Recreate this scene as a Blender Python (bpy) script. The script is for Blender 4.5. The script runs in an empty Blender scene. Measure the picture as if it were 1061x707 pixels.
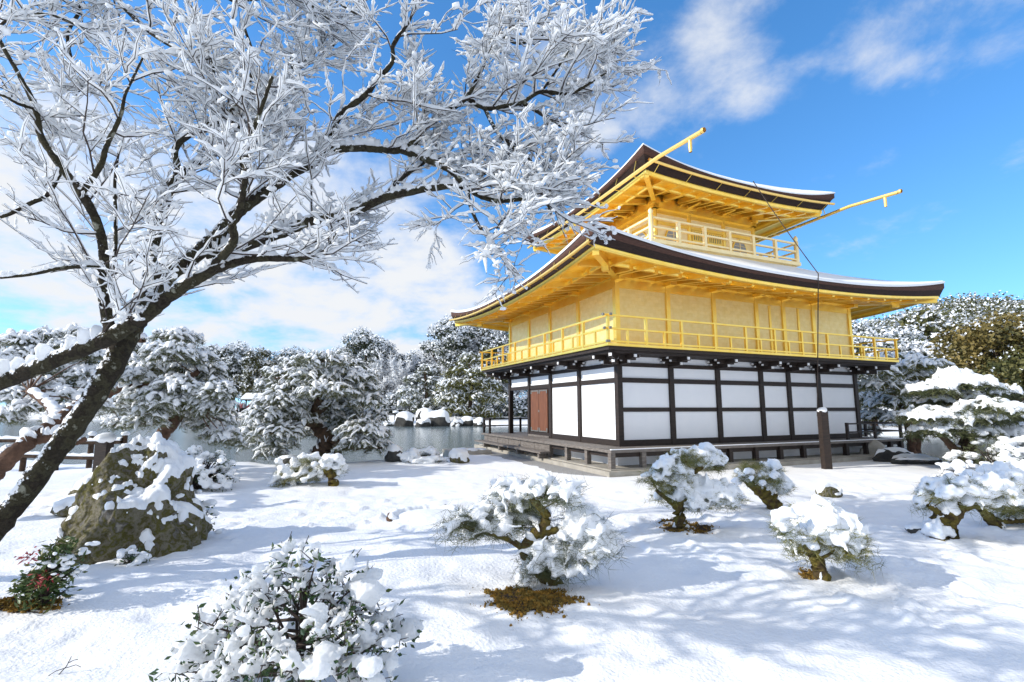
import bpy, math, random
import numpy as np
from mathutils import Vector, Matrix

R = math.radians
S = bpy.context.scene
C = S.collection

# ------------------------------------------------------------------ camera, sky, sun, exposure
PITCH = R(7.674); EYE = 1.75; FPX = 512.15
cam_d = bpy.data.cameras.new('camera'); cam = bpy.data.objects.new('camera', cam_d); C.objects.link(cam)
cam.location = (0, 0, EYE); cam.rotation_euler = (R(90) + PITCH, 0, 0)
cam_d.sensor_width = 36; cam_d.lens = FPX / 1061 * 36
cam_d.clip_start = .1; cam_d.clip_end = 3000
S.camera = cam

SUN_AZ, SUN_EL = -105.0, 28.0
sd = bpy.data.lights.new('sun', 'SUN'); so = bpy.data.objects.new('sun', sd); C.objects.link(so)
sd.energy = 2.8; sd.angle = R(.5); sd.color = (1, .94, .84)
az, el = R(SUN_AZ), R(SUN_EL)
tosun = Vector((math.sin(az) * math.cos(el), math.cos(az) * math.cos(el), math.sin(el)))
so.rotation_euler = tosun.to_track_quat('Z', 'Y').to_euler()

W = bpy.data.worlds.new('World'); S.world = W; W.use_nodes = True
nt = W.node_tree; N = nt.nodes; L = nt.links
bg = N['Background']; bg.inputs['Strength'].default_value = .15
sky = N.new('ShaderNodeTexSky'); sky.sky_type = 'NISHITA'; sky.sun_disc = False
sky.sun_elevation = el; sky.sun_rotation = az; sky.air_density = 1.0; sky.dust_density = .2; sky.ozone_density = 2.5


def nmath(op, a, b=None, c=None, clamp=False):
    n = N.new('ShaderNodeMath'); n.operation = op; n.use_clamp = clamp
    for i, x in enumerate((a, b, c)):
        if x is None: continue
        if isinstance(x, (int, float)): n.inputs[i].default_value = x
        else: L.new(x, n.inputs[i])
    return n.outputs[0]


tc = N.new('ShaderNodeTexCoord')
sep = N.new('ShaderNodeSeparateXYZ'); L.new(tc.outputs['Generated'], sep.inputs[0])
lift = N.new('ShaderNodeCombineXYZ')      # look a little above the horizon so that the low sky stays pale blue
L.new(sep.outputs[0], lift.inputs[0]); L.new(sep.outputs[1], lift.inputs[1]); L.new(nmath('ADD', nmath('MAXIMUM', sep.outputs[2], 0), .13), lift.inputs[2])
nl = N.new('ShaderNodeVectorMath'); nl.operation = 'NORMALIZE'; L.new(lift.outputs[0], nl.inputs[0])
if 'Vector' in sky.inputs: L.new(nl.outputs[0], sky.inputs['Vector'])
den = nmath('ADD', sep.outputs[2], .30)
cmb = N.new('ShaderNodeCombineXYZ')
L.new(nmath('DIVIDE', sep.outputs[0], den), cmb.inputs[0]); L.new(nmath('DIVIDE', sep.outputs[1], den), cmb.inputs[1])
cn = N.new('ShaderNodeTexNoise'); cn.inputs['Scale'].default_value = 3.3; cn.inputs['Detail'].default_value = 9
cn.inputs['Roughness'].default_value = .6; cn.inputs['Distortion'].default_value = .15
L.new(cmb.outputs[0], cn.inputs['Vector'])


def pixdir(u, v):
    d = Vector(((u - 530.5) / FPX, 1, -(v - 353.5) / FPX)); d.rotate(Matrix.Rotation(PITCH, 3, 'X')); return d.normalized()


def skyblob(u, v, width):          # cloudiness round one direction of the sky
    d = N.new('ShaderNodeVectorMath'); d.operation = 'DOT_PRODUCT'
    L.new(tc.outputs['Generated'], d.inputs[0]); d.inputs[1].default_value = pixdir(u, v)
    m = N.new('ShaderNodeMapRange'); m.interpolation_type = 'SMOOTHSTEP'
    m.inputs['From Min'].default_value = math.cos(R(width)); m.inputs['From Max'].default_value = 1
    L.new(d.outputs['Value'], m.inputs['Value']); return m.outputs[0]


cover = .03
acc = None
for u, v, wd, k in ((120, 300, 22, .20), (330, 230, 14, .22), (410, 300, 15, .34), (470, 345, 10, .30), (60, 200, 14, .2), (200, 330, 12, .12),
                    (705, 40, 7, .13), (640, 110, 7, .16), (610, 150, 5, .15), (790, 85, 5, .12), (940, 5, 8, .12), (895, 165, 3.4, .22), (850, 188, 1.8, .17),
                    (760, 25, 6, .10), (560, 15, 7, .12), (880, 60, 6, .05), (930, 90, 4, .06), (690, 90, 10, .05), (985, 20, 7, .11), (560, 120, 10, .10)):
    b = nmath('MULTIPLY', skyblob(u, v, wd), k)
    acc = b if acc is None else nmath('ADD', acc, b)
for vec, wd, k in (((.3, -1, .5), 85, .42), ((.95, -.35, .55), 60, .32), ((-.7, -.7, .9), 50, .34), ((.1, -.45, 1), 46, .34)):   # cloud added in the unseen sky to brighten and neutralise the shade
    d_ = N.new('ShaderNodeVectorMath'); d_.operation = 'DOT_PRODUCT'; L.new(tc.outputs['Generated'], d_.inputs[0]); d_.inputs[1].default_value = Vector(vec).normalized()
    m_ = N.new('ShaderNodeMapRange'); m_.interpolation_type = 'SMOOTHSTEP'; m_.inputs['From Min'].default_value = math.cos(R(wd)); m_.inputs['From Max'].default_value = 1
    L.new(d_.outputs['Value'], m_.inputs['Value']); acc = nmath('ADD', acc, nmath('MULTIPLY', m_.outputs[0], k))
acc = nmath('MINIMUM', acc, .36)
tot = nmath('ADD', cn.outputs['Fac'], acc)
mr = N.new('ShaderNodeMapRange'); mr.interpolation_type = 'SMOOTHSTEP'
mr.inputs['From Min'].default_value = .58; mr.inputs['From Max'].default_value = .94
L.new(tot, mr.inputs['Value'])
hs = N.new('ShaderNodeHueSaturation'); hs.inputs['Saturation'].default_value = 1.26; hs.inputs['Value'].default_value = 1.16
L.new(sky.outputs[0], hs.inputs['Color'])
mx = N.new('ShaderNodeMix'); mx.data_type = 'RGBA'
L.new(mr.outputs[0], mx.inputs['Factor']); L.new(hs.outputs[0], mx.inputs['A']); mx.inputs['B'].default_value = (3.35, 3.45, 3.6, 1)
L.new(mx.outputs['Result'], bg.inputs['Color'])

S.view_settings.view_transform = 'Standard'; S.view_settings.look = 'None'
S.view_settings.exposure = 0.82; S.view_settings.gamma = 1
S.render.engine = 'CYCLES'
S.cycles.use_denoising = True
S.cycles.max_bounces = 8; S.cycles.diffuse_bounces = 5; S.cycles.glossy_bounces = 4


# ------------------------------------------------------------------ helpers
def at(u, v, d):
    """a photo pixel and a forward distance in metres -> a point in the place"""
    x, y, z = (u - 530.5) / FPX, 1.0, -(v - 353.5) / FPX
    c, s = math.cos(PITCH), math.sin(PITCH)
    w = np.array([x, y * c - z * s, y * s + z * c])
    return w * (d / w[1]) + np.array([0, 0, EYE])


def mpp(d): return d / FPX      # metres per photo pixel at distance d


def hash3(i, j, k):
    n = (i * 374761393 + j * 668265263 + k * 2147483647 // 7 + k * 1274126177) & 0xffffffff
    n = ((n ^ (n >> 13)) * 1274126177) & 0xffffffff
    return ((n ^ (n >> 16)) & 0xffff) / 65535.0


def vnoise(p):
    p = np.asarray(p, float); f = np.floor(p).astype(np.int64); t = p - f; t = t * t * (3 - 2 * t)
    i, j, k = f[..., 0], f[..., 1], f[..., 2]; x, y, z = t[..., 0], t[..., 1], t[..., 2]
    r = 0
    for a in (0, 1):
        for b in (0, 1):
            for c in (0, 1):
                r = r + hash3(i + a, j + b, k + c) * (x if a else 1 - x) * (y if b else 1 - y) * (z if c else 1 - z)
    return r * 2 - 1


def fbm(p, o=4, g=.5):
    p = np.asarray(p, float); r = 0; a = 1
    for q in range(o):
        r = r + a * vnoise(p * 2 ** q + 17.3 * q); a *= g
    return r


def sstep(a, b, x):
    t = np.clip((x - a) / (b - a), 0, 1); return t * t * (3 - 2 * t)


def nrm(v): return v / np.maximum(np.linalg.norm(v, axis=-1, keepdims=True), 1e-9)


def ico(n):
    import bmesh
    bm = bmesh.new(); bmesh.ops.create_icosphere(bm, subdivisions=n, radius=1)
    v = np.array([x.co[:] for x in bm.verts]); f = np.array([[q.index for q in x.verts] for x in bm.faces]); bm.free(); return v, f


ICO = {n: ico(n) for n in (1, 2, 3, 4, 5, 6)}


class Geo:
    def __init__(s): s.v = []; s.f = []; s.n = 0

    def add(s, v, f, mat=0, smooth=True):
        v = np.asarray(v, float).reshape(-1, 3); f = np.asarray(f, int)
        s.v.append(v); s.f.append((f + s.n, mat, smooth)); s.n += len(v)

    def box(s, x0, x1, y0, y1, z0, z1, mat=0):
        v = [(x, y, z) for x in (x0, x1) for y in (y0, y1) for z in (z0, z1)]
        s.add(v, [(0, 1, 3, 2), (4, 6, 7, 5), (0, 4, 5, 1), (2, 3, 7, 6), (0, 2, 6, 4), (1, 5, 7, 3)], mat, False)

    def beam(s, p0, p1, w, h, mat=0):
        p0 = np.array(p0, float); p1 = np.array(p1, float); t = nrm(p1 - p0)
        ref = np.array([0, 0, 1.]) if abs(t[2]) < .9 else np.array([0, 1., 0])
        sd_ = nrm(np.cross(t, ref)); up = np.cross(sd_, t)
        v = [p + sd_ * a * w / 2 + up * b * h / 2 for p in (p0, p1) for a in (-1, 1) for b in (-1, 1)]
        s.add(v, [(0, 1, 3, 2), (4, 6, 7, 5), (0, 4, 5, 1), (2, 3, 7, 6), (0, 2, 6, 4), (1, 5, 7, 3)], mat, False)

    def tubes(s, P, Rd, sides=6, mat=0, snow=False, base=None, rise=.72, hk=.95):
        """P (M,N,3) centre lines, Rd (M,N) radii.  snow: flattened lumpy ridge lying on a branch of radius base"""
        P = np.asarray(P, float); Rd = np.asarray(Rd, float)
        if P.ndim == 2: P = P[None]; Rd = Rd[None]
        M_, N_, _ = P.shape
        T = nrm(np.gradient(P, axis=1)); mean = np.abs(T[..., 2]).mean(1)
        ref = np.where((mean > .8)[:, None], np.array([1., .2, 0]), np.array([0, 0, 1.]))[:, None, :]
        sd_ = nrm(np.cross(T, ref) + 1e-7); up = np.cross(sd_, T)
        ph = np.arange(sides) / sides * 2 * np.pi
        cs, sn = np.cos(ph), np.sin(ph)
        if snow:
            sn = np.where(sn < 0, sn * .35, sn)
            flat = np.sqrt(np.clip(1 - T[..., 2] ** 2, .04, 1))[..., None, None]
            Pc = P + np.array([0, 0, 1.]) * (base * rise + Rd * .28)[..., None]
            V = Pc[:, :, None, :] + (sd_[:, :, None, :] * cs[None, None, :, None] + up[:, :, None, :] * sn[None, None, :, None] * hk) * Rd[:, :, None, None] * flat
        else:
            V = P[:, :, None, :] + (sd_[:, :, None, :] * cs[None, None, :, None] + up[:, :, None, :] * sn[None, None, :, None]) * Rd[:, :, None, None]
        k = np.arange(sides); k2 = (k + 1) % sides; ring = np.arange(N_ - 1)[:, None] * sides
        q = np.stack([ring + k, ring + k2, ring + sides + k2, ring + sides + k], -1).reshape(-1, 4)
        F = (np.arange(M_)[:, None, None] * (N_ * sides) + q[None]).reshape(-1, 4)
        s.add(V.reshape(-1, 3), F, mat)

    def blobs(s, c, rad, n=1, amp=.25, rng=None, mat=0, freq=2.2):
        """lumpy rounded clumps"""
        c = np.asarray(c, float).reshape(-1, 3); rad = np.asarray(rad, float).reshape(-1, 3); tv, tf = ICO[n]
        M_ = len(c); ph = rng.uniform(0, 6.28, (M_, 1, 6)); fr = rng.uniform(.7, 1.4, (M_, 1, 3)) * freq
        d = tv[None]
        lump = 1 + amp * (np.sin(d[..., 0] * fr[..., 0] + ph[..., 0]) * np.sin(d[..., 1] * fr[..., 1] + ph[..., 1]) + np.sin(d[..., 2] * fr[..., 2] * 1.3 + ph[..., 2]) * np.sin((d[..., 0] + d[..., 1]) * fr[..., 0] * 1.7 + ph[..., 3]))
        v = d * lump[..., None] * rad[:, None, :]
        a = rng.uniform(0, 6.28, M_)[:, None]; ca, sa = np.cos(a), np.sin(a)
        v = np.stack([v[..., 0] * ca - v[..., 1] * sa, v[..., 0] * sa + v[..., 1] * ca, v[..., 2]], -1) + c[:, None, :]
        F = (np.arange(M_)[:, None, None] * len(tv) + tf[None]).reshape(-1, 3)
        s.add(v.reshape(-1, 3), F, mat)

    def needles(s, c, length, width, k, rng, up=.5, mat=0, droop=0.):
        """k thin pointed needles from every point of c"""
        c = np.asarray(c, float).reshape(-1, 3); M_ = len(c)
        d = rng.normal(size=(M_, k, 3)); d[..., 2] = d[..., 2] * .7 + up; d = nrm(d)
        ln = length * rng.uniform(.6, 1.15, (M_, k, 1))
        sd_ = nrm(np.cross(d, rng.normal(size=(M_, k, 3)))) * width
        o = c[:, None, :] + d * ln * .05
        tip = o + d * ln; tip[..., 2] -= droop * ln[..., 0]
        v = np.stack([o - sd_ * .5, o + sd_ * .5, tip], 2)
        s.add(v.reshape(-1, 3), np.arange(M_ * k * 3).reshape(-1, 3), mat, False)

    def leaves(s, c, ln, wd, rng, mat=0, up=0., nrmdir=None):
        """small folded leaves, two triangles each"""
        c = np.asarray(c, float).reshape(-1, 3); M_ = len(c)
        d = rng.normal(size=(M_, 3)); d[:, 2] = d[:, 2] * .6 + up; d = nrm(d)
        w = nrm(np.cross(d, rng.normal(size=(M_, 3))))
        if nrmdir is not None: w = nrm(np.cross(d, np.broadcast_to(nrmdir, d.shape) + rng.normal(size=d.shape) * .45))
        ln = ln * rng.uniform(.6, 1.3, (M_, 1)); wd = wd * rng.uniform(.7, 1.3, (M_, 1)); n_ = np.cross(d, w)
        v = np.stack([c, c + d * ln * .5 + w * wd * .5 + n_ * wd * .12, c + d * ln, c + d * ln * .5 - w * wd * .5 + n_ * wd * .12], 1)
        b = np.arange(M_)[:, None] * 4
        s.add(v.reshape(-1, 3), np.concatenate([b + [0, 1, 2], b + [0, 2, 3]]), mat, False)

    def build(s, name, mats, parent=None, kind=None, loc=None, rel=False):
        if not isinstance(mats, (list, tuple)): mats = [mats]
        V = np.concatenate(s.v); me = bpy.data.meshes.new(name)
        cnt = [np.full(len(f), f.shape[1]) for f, _, _ in s.f]; lv = np.concatenate([f.reshape(-1) for f, _, _ in s.f])
        tot_ = np.concatenate(cnt); st = np.concatenate([[0], np.cumsum(tot_)[:-1]])
        mi = np.concatenate([np.full(len(f), m) for f, m, _ in s.f]); sm = np.concatenate([np.full(len(f), q) for f, _, q in s.f])
        if rel: V = V - np.array(parent.location)
        if loc is not None: V = V - np.array(loc)
        me.vertices.add(len(V)); me.vertices.foreach_set('co', V.astype(np.float32).ravel())
        me.loops.add(len(lv)); me.loops.foreach_set('vertex_index', lv.astype(np.int32))
        me.polygons.add(len(tot_)); me.polygons.foreach_set('loop_start', st.astype(np.int32))
        me.polygons.foreach_set('material_index', mi.astype(np.int32)); me.polygons.foreach_set('use_smooth', sm.astype(bool))
        for m in mats: me.materials.append(m)
        me.update(calc_edges=True); me.validate()
        o = bpy.data.objects.new(name, me); C.objects.link(o)
        if loc is not None: o.location = loc
        if parent is not None: o.parent = parent
        if kind: o['kind'] = kind
        return o


def tag(o, label=None, cat=None, group=None, kind=None):
    if label: o['label'] = label
    if cat: o['category'] = cat
    if group: o['group'] = group
    if kind: o['kind'] = kind
    return o


def thing(name, label, cat, loc=(0, 0, 0), rotz=0, group=None):
    o = bpy.data.objects.new(name, None); C.objects.link(o); o.location = loc; o.rotation_euler = (0, 0, rotz); o.empty_display_size = .2
    return tag(o, label, cat, group)


def copy_thing(root, loc, rotz, scale, label, group):
    r = root.copy(); C.objects.link(r); r.location = loc; r.rotation_euler = (0, 0, rotz); r.scale = scale
    tag(r, label, None, group)
    for ch in list(root.children):
        c = ch.copy(); C.objects.link(c); c.parent = r
    return r


def melt(o, voxel, smooth=4, disp=0., dscale=.05):
    """fuse overlapping clumps into one continuous drift"""
    m = o.modifiers.new('remesh', 'REMESH'); m.mode = 'VOXEL'; m.voxel_size = voxel; m.use_smooth_shade = True
    m = o.modifiers.new('smooth', 'SMOOTH'); m.iterations = smooth; m.factor = .5
    if disp:
        t = bpy.data.textures.new('snow_grain', 'CLOUDS'); t.noise_scale = dscale; t.noise_depth = 3
        m = o.modifiers.new('grain', 'DISPLACE'); m.texture = t; m.strength = disp; m.mid_level = .5; m.texture_coords = 'GLOBAL'
    return o


def spline(pts, n=8):
    """Catmull-Rom through rows of any width"""
    p = np.asarray(pts, float)
    if len(p) < 3: return np.array([p[0] + (p[-1] - p[0]) * t for t in np.linspace(0, 1, n + 1)])
    q = np.concatenate([[2 * p[0] - p[1]], p, [2 * p[-1] - p[-2]]]); out = []
    for i in range(1, len(q) - 2):
        for t in np.arange(n) / n:
            a, b, c, d = q[i - 1:i + 3]
            out.append(.5 * (2 * b + (c - a) * t + (2 * a - 5 * b + 4 * c - d) * t * t + (3 * b - a - 3 * c + d) * t ** 3))
    out.append(p[-1]); return np.array(out)


# ------------------------------------------------------------------ materials
def material(name, cols, rough=.6, metal=0., scale=4., detail=6, lo=.35, hi=.65, bump=0., bscale=30., bdist=.02, coord='Object', spec=.4, stretch=None):
    m = bpy.data.materials.new(name); m.use_nodes = True; t = m.node_tree; b = t.nodes['Principled BSDF']
    b.inputs['Roughness'].default_value = rough; b.inputs['Metallic'].default_value = metal; b.inputs['Specular IOR Level'].default_value = spec
    co = t.nodes.new('ShaderNodeTexCoord').outputs[coord]
    if stretch:
        mp = t.nodes.new('ShaderNodeMapping'); mp.inputs['Scale'].default_value = stretch; t.links.new(co, mp.inputs[0]); co = mp.outputs[0]
    if len(cols) == 1: b.inputs['Base Color'].default_value = (*cols[0], 1)
    else:
        n = t.nodes.new('ShaderNodeTexNoise'); n.inputs['Scale'].default_value = scale; n.inputs['Detail'].default_value = detail; n.inputs['Roughness'].default_value = .6
        t.links.new(co, n.inputs['Vector']); r = t.nodes.new('ShaderNodeValToRGB'); t.links.new(n.outputs['Fac'], r.inputs[0])
        el_ = r.color_ramp.elements; el_[0].position = lo; el_[0].color = (*cols[0], 1); el_[1].position = hi; el_[1].color = (*cols[-1], 1)
        for i, c in enumerate(cols[1:-1]):
            e = el_.new(lo + (hi - lo) * (i + 1) / (len(cols) - 1)); e.color = (*c, 1)
        t.links.new(r.outputs[0], b.inputs['Base Color'])
    if bump:
        n = t.nodes.new('ShaderNodeTexNoise'); n.inputs['Scale'].default_value = bscale; n.inputs['Detail'].default_value = 5; t.links.new(co, n.inputs['Vector'])
        bp = t.nodes.new('ShaderNodeBump'); bp.inputs['Strength'].default_value = bump; bp.inputs['Distance'].default_value = bdist
        t.links.new(n.outputs['Fac'], bp.inputs['Height']); t.links.new(bp.outputs[0], b.inputs['Normal'])
    return m


def snowy_bark(name, cols, sscale, thr, bscale=25.):
    """bark with lichen, and snow blown into its upward-facing cracks"""
    m = material(name, cols, 1., 0, 6, 8, .3, .68, 1., bscale, .03, spec=.2)
    t = m.node_tree; b = t.nodes['Principled BSDF']; base = b.inputs['Base Color'].links[0].from_socket
    g = t.nodes.new('ShaderNodeNewGeometry'); s_ = t.nodes.new('ShaderNodeVectorMath'); s_.operation = 'DOT_PRODUCT'
    t.links.new(g.outputs['Normal'], s_.inputs[0]); s_.inputs[1].default_value = (-.45, -.1, .85)
    n = t.nodes.new('ShaderNodeTexNoise'); n.inputs['Scale'].default_value = sscale; n.inputs['Detail'].default_value = 7; n.inputs['Roughness'].default_value = .65
    t.links.new(t.nodes['Texture Coordinate'].outputs['Object'], n.inputs['Vector'])
    a = t.nodes.new('ShaderNodeMath'); a.operation = 'MULTIPLY_ADD'; a.inputs[1].default_value = .33
    t.links.new(s_.outputs['Value'], a.inputs[0]); t.links.new(n.outputs['Fac'], a.inputs[2])
    mr_ = t.nodes.new('ShaderNodeMapRange'); mr_.inputs['From Min'].default_value = thr; mr_.inputs['From Max'].default_value = thr + .05
    t.links.new(a.outputs[0], mr_.inputs['Value'])
    mx_ = t.nodes.new('ShaderNodeMix'); mx_.data_type = 'RGBA'; t.links.new(mr_.outputs[0], mx_.inputs['Factor']); t.links.new(base, mx_.inputs['A'])
    mx_.inputs['B'].default_value = (.85, .87, .9, 1); t.links.new(mx_.outputs['Result'], b.inputs['Base Color'])
    return m


SNOW = material('snow', [(.82, .85, .89), (.88, .9, .92)], .55, 0, 3, 5, .3, .7, .5, 55, .02, spec=.3)
SNOWT = material('snow_on_twigs', [(.90, .92, .94), (.94, .95, .96)], .6, 0, 3, 3, .3, .7, .3, 60, .01, spec=.2)
_t = SNOWT.node_tree; _tr = _t.nodes.new('ShaderNodeBsdfTranslucent'); _tr.inputs[0].default_value = (.93, .95, .97, 1)
_ms = _t.nodes.new('ShaderNodeMixShader'); _ms.inputs[0].default_value = .5; _o = _t.nodes['Material Output']
_t.links.new(_t.nodes['Principled BSDF'].outputs[0], _ms.inputs[1]); _t.links.new(_tr.outputs[0], _ms.inputs[2]); _t.links.new(_ms.outputs[0], _o.inputs['Surface'])
LAWN = material('snow_lawn', [(.82, .84, .87), (.88, .89, .91)], .55, 0, 2, 6, .3, .7, .5, 30, .03, spec=.3)
SNOWFAR = material('snow_far', [(.78, .81, .86), (.86, .88, .9)], .7, 0, 2, 3)
GOLD = material('gold_leaf', [(.98, .65, .11), (1.0, .73, .19)], .36, .88, 3, 5, .35, .65, .06, 60, .003)
GOLDWALL = material('gold_leaf_wall', [(.86, .66, .25), (.92, .74, .34)], .36, .38, 5, 6, .35, .65, .18, 40, .004)
_t = GOLDWALL.node_tree; _sp = _t.nodes.new('ShaderNodeSeparateXYZ'); _cm = _t.nodes.new('ShaderNodeCombineXYZ'); _ad = _t.nodes.new('ShaderNodeMath')
_t.links.new(_t.nodes['Texture Coordinate'].outputs['Object'], _sp.inputs[0]); _t.links.new(_sp.outputs[0], _ad.inputs[0]); _t.links.new(_sp.outputs[1], _ad.inputs[1]); _t.links.new(_ad.outputs[0], _cm.inputs[0]); _t.links.new(_sp.outputs[2], _cm.inputs[1])
_br = _t.nodes.new('ShaderNodeTexBrick'); _br.offset = .5; _br.inputs['Scale'].default_value = 1; _br.inputs['Brick Width'].default_value = .22; _br.inputs['Row Height'].default_value = .11; _br.inputs['Mortar Size'].default_value = .003
_br.inputs['Color1'].default_value = (1, 1, 1, 1); _br.inputs['Color2'].default_value = (.82, .80, .74, 1); _br.inputs['Mortar'].default_value = (.74, .68, .55, 1); _t.links.new(_cm.outputs[0], _br.inputs['Vector'])
_mm = _t.nodes.new('ShaderNodeMix'); _mm.data_type = 'RGBA'; _mm.blend_type = 'MULTIPLY'; _mm.inputs['Factor'].default_value = .4; _b = _t.nodes['Principled BSDF']
_t.links.new(_b.inputs['Base Color'].links[0].from_socket, _mm.inputs['A']); _t.links.new(_br.outputs['Color'], _mm.inputs['B']); _t.links.new(_mm.outputs['Result'], _b.inputs['Base Color'])
GOLDS = material('smooth_gold', [(.97, .66, .2)], .42, .7)
GOLDP = material('pale_gold', [(.95, .74, .36), (.98, .82, .48)], .45, .45, 4, 5, .35, .65)
PANE = material('window_pane', [(.30, .32, .34), (.4, .42, .44)], .25, 0, 3)
DARKW = material('dark_timber', [(.016, .011, .009), (.038, .024, .018)], .65, 0, 6, 6, .35, .7, .3, 40, .004, stretch=(1, 1, 6))
REDW = material('red_brown_timber', [(.12, .04, .018), (.22, .085, .035)], .55, 0, 5, 6, .35, .7, .3, 30, .004, stretch=(6, 6, .6))
GREYW = material('weathered_timber', [(.10, .085, .075), (.22, .195, .175)], .8, 0, 5, 8, .3, .7, .4, 30, .005, stretch=(1, 1, 5))
PLASTER = material('white_plaster', [(.80, .82, .85), (.85, .86, .88)], .8, 0, 2, 5, .3, .7, .15, 20, .004)
WHITEP = material('white_paint', [(.8, .8, .8)], .6)
SHINGLE = material('dark_shingle', [(.012, .007, .006), (.040, .020, .014)], .9, 0, 8, 5, .3, .7, .5, 90, .01, stretch=(1, 1, 8))
SHINGLEB = material('brown_skylit_shingle', [(.045, .02, .015), (.11, .052, .035)], .85, 0, 8, 5, .3, .7, .5, 90, .01, stretch=(1, 1, 8))  # reddish brown of the upper layer, with skylight on it put into the colour
METAL = material('aged_metal', [(.32, .3, .26), (.22, .2, .17)], .5, .8, 12)
STONE = material('pale_stone', [(.28, .26, .22), (.42, .39, .34)], .85, 0, 3, 8, .3, .7, .5, 14, .02)
GRAVEL = material('gravel', [(.2, .2, .2), (.42, .41, .4)], .9, 0, 40, 4, .3, .7, .8, 60, .02)
ROCK = material('mossy_rock', [(.04, .04, .036), (.14, .13, .115), (.075, .066, .016), (.17, .155, .12), (.085, .078, .014), (.12, .11, .095), (.30, .28, .24)], .9, 0, 4.2, 12, .3, .7, 1., 16, .06, spec=.2)
ROCKD = material('dark_rock', [(.02, .021, .022), (.07, .068, .062)], .85, 0, 3, 8, .3, .7, .8, 8, .05, spec=.3)
BARK = snowy_bark('maple_bark', [(.018, .014, .011), (.04, .033, .024), (.022, .018, .013), (.05, .045, .028), (.03, .026, .014), (.24, .24, .19)], 18, .635)
TWIG = material('dark_twig', [(.03, .021, .017), (.06, .043, .035)], .8)
PINEB = material('pine_bark', [(.03, .022, .017), (.10, .062, .04)], .9, 0, 9, 7, .3, .7, .9, 30, .02, spec=.2)
REDB = material('red_pine_bark', [(.045, .028, .021), (.15, .085, .055)], .9, 0, 6, 7, .3, .7, .8, 25, .02, spec=.2)
MOSSB = material('mossy_pine_bark', [(.035, .025, .016), (.085, .06, .03), (.16, .125, .03), (.05, .045, .02)], .95, 0, 9, 7, .3, .7, 1, 45, .02, spec=.1)
NEEDLE = material('pine_needles', [(.045, .06, .022), (.12, .13, .055)], .6, 0, 2.5, 3)
DUSTED = material('snow_dusted_needles', [(.045, .06, .022), (.12, .13, .055), (.42, .45, .43)], .7, 0, 6, 4, .32, .72)
NEEDLEY = material('yellow_green_needles', [(.075, .095, .025), (.24, .22, .06)], .6, 0, 5, 3)
LEAFD = material('dark_evergreen_leaves', [(.03, .045, .027), (.085, .10, .055)], .6, 0, .6, 3)
LEAFO = material('olive_evergreen_leaves', [(.045, .055, .016), (.14, .11, .03), (.22, .16, .045)], .6, 0, .45, 4, .3, .7)
LEAFG = material('green_gold_leaves', [(.035, .05, .016), (.12, .11, .03)], .6, 0, .5, 4)
GLOSS = material('camellia_leaf', [(.012, .035, .012), (.035, .075, .02), (.10, .12, .025)], .3, 0, 8, 2, .3, .75)
NANDL = material('nandina_leaf', [(.018, .05, .016), (.07, .11, .025), (.16, .12, .03)], .4, 0, 9, 2, .3, .75)
REDL = material('red_leaf', [(.25, .02, .03), (.42, .07, .07)], .5, 0, 20, 2)
MOSS = material('golden_moss', [(.06, .035, .01), (.28, .15, .02), (.12, .085, .02), (.34, .21, .035)], .95, 0, 12, 5, .3, .7)
SOIL = material('damp_soil', [(.02, .013, .009), (.07, .045, .03)], .95, 0, 15, 6)

WATER = bpy.data.materials.new('pond_water'); WATER.use_nodes = True
_t = WATER.node_tree; _b = _t.nodes['Principled BSDF']
_b.inputs['Base Color'].default_value = (.13, .17, .18, 1); _b.inputs['Roughness'].default_value = .16; _b.inputs['Specular IOR Level'].default_value = .6
_c = _t.nodes.new('ShaderNodeTexCoord'); _n = _t.nodes.new('ShaderNodeTexNoise'); _n.inputs['Scale'].default_value = 2.2; _n.inputs['Detail'].default_value = 4
_m = _t.nodes.new('ShaderNodeMapping'); _m.inputs['Scale'].default_value = (.5, 1.6, 1)
_t.links.new(_c.outputs['Object'], _m.inputs[0]); _t.links.new(_m.outputs[0], _n.inputs['Vector'])
_p = _t.nodes.new('ShaderNodeBump'); _p.inputs['Strength'].default_value = .25; _p.inputs['Distance'].default_value = .06
_t.links.new(_n.outputs['Fac'], _p.inputs['Height']); _t.links.new(_p.outputs[0], _b.inputs['Normal'])

# ------------------------------------------------------------------ ground, pond, hill
AX, AY, YAW = 3.103, 14.441, R(90 - 66.767)       # near corner of the pavilion and the heading of its long face
CA, SA = math.cos(YAW), math.sin(YAW)
LR, LL = 10.61, 7.99


def pav(a, b): return AX + a * CA - b * SA, AY + a * SA + b * CA


POND = [(-90, 19.5), (-22, 18), (-12, 16.9), (-8, 16.6), (-6, 17.2), (-4.3, 17.6), (-2.6, 18.6), (-2.9, 22.8), pav(-1.0, 9.6), pav(11.8, 9.6), (13.2, 24.5), (13.4, 19.5),
        (14.5, 17.2), (18, 16.6), (26, 17.6), (40, 22), (52, 33), (34, 36), (20, 41), (9, 52), (2, 57), (-6, 58), (-14, 62), (-26, 80), (-44, 84), (-90, 92)]
WATER_Z = -.35


def pond_sd(x, y):
    """distance to the shoreline, negative over water"""
    P = np.array(POND); n = len(P); d = np.full(x.shape, 1e9); inside = np.zeros(x.shape, bool)
    for i in range(n):
        a, b = P[i], P[(i + 1) % n]; e = b - a
        t = np.clip(((x - a[0]) * e[0] + (y - a[1]) * e[1]) / (e @ e), 0, 1)
        d = np.minimum(d, np.hypot(x - a[0] - t * e[0], y - a[1] - t * e[1]))
        c = (a[1] > y) != (b[1] > y)
        with np.errstate(divide='ignore', invalid='ignore'):
            inside ^= c & (x < (b[0] - a[0]) * (y - a[1]) / (b[1] - a[1] + 1e-12) + a[0])
    return np.where(inside, -d, d)


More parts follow.
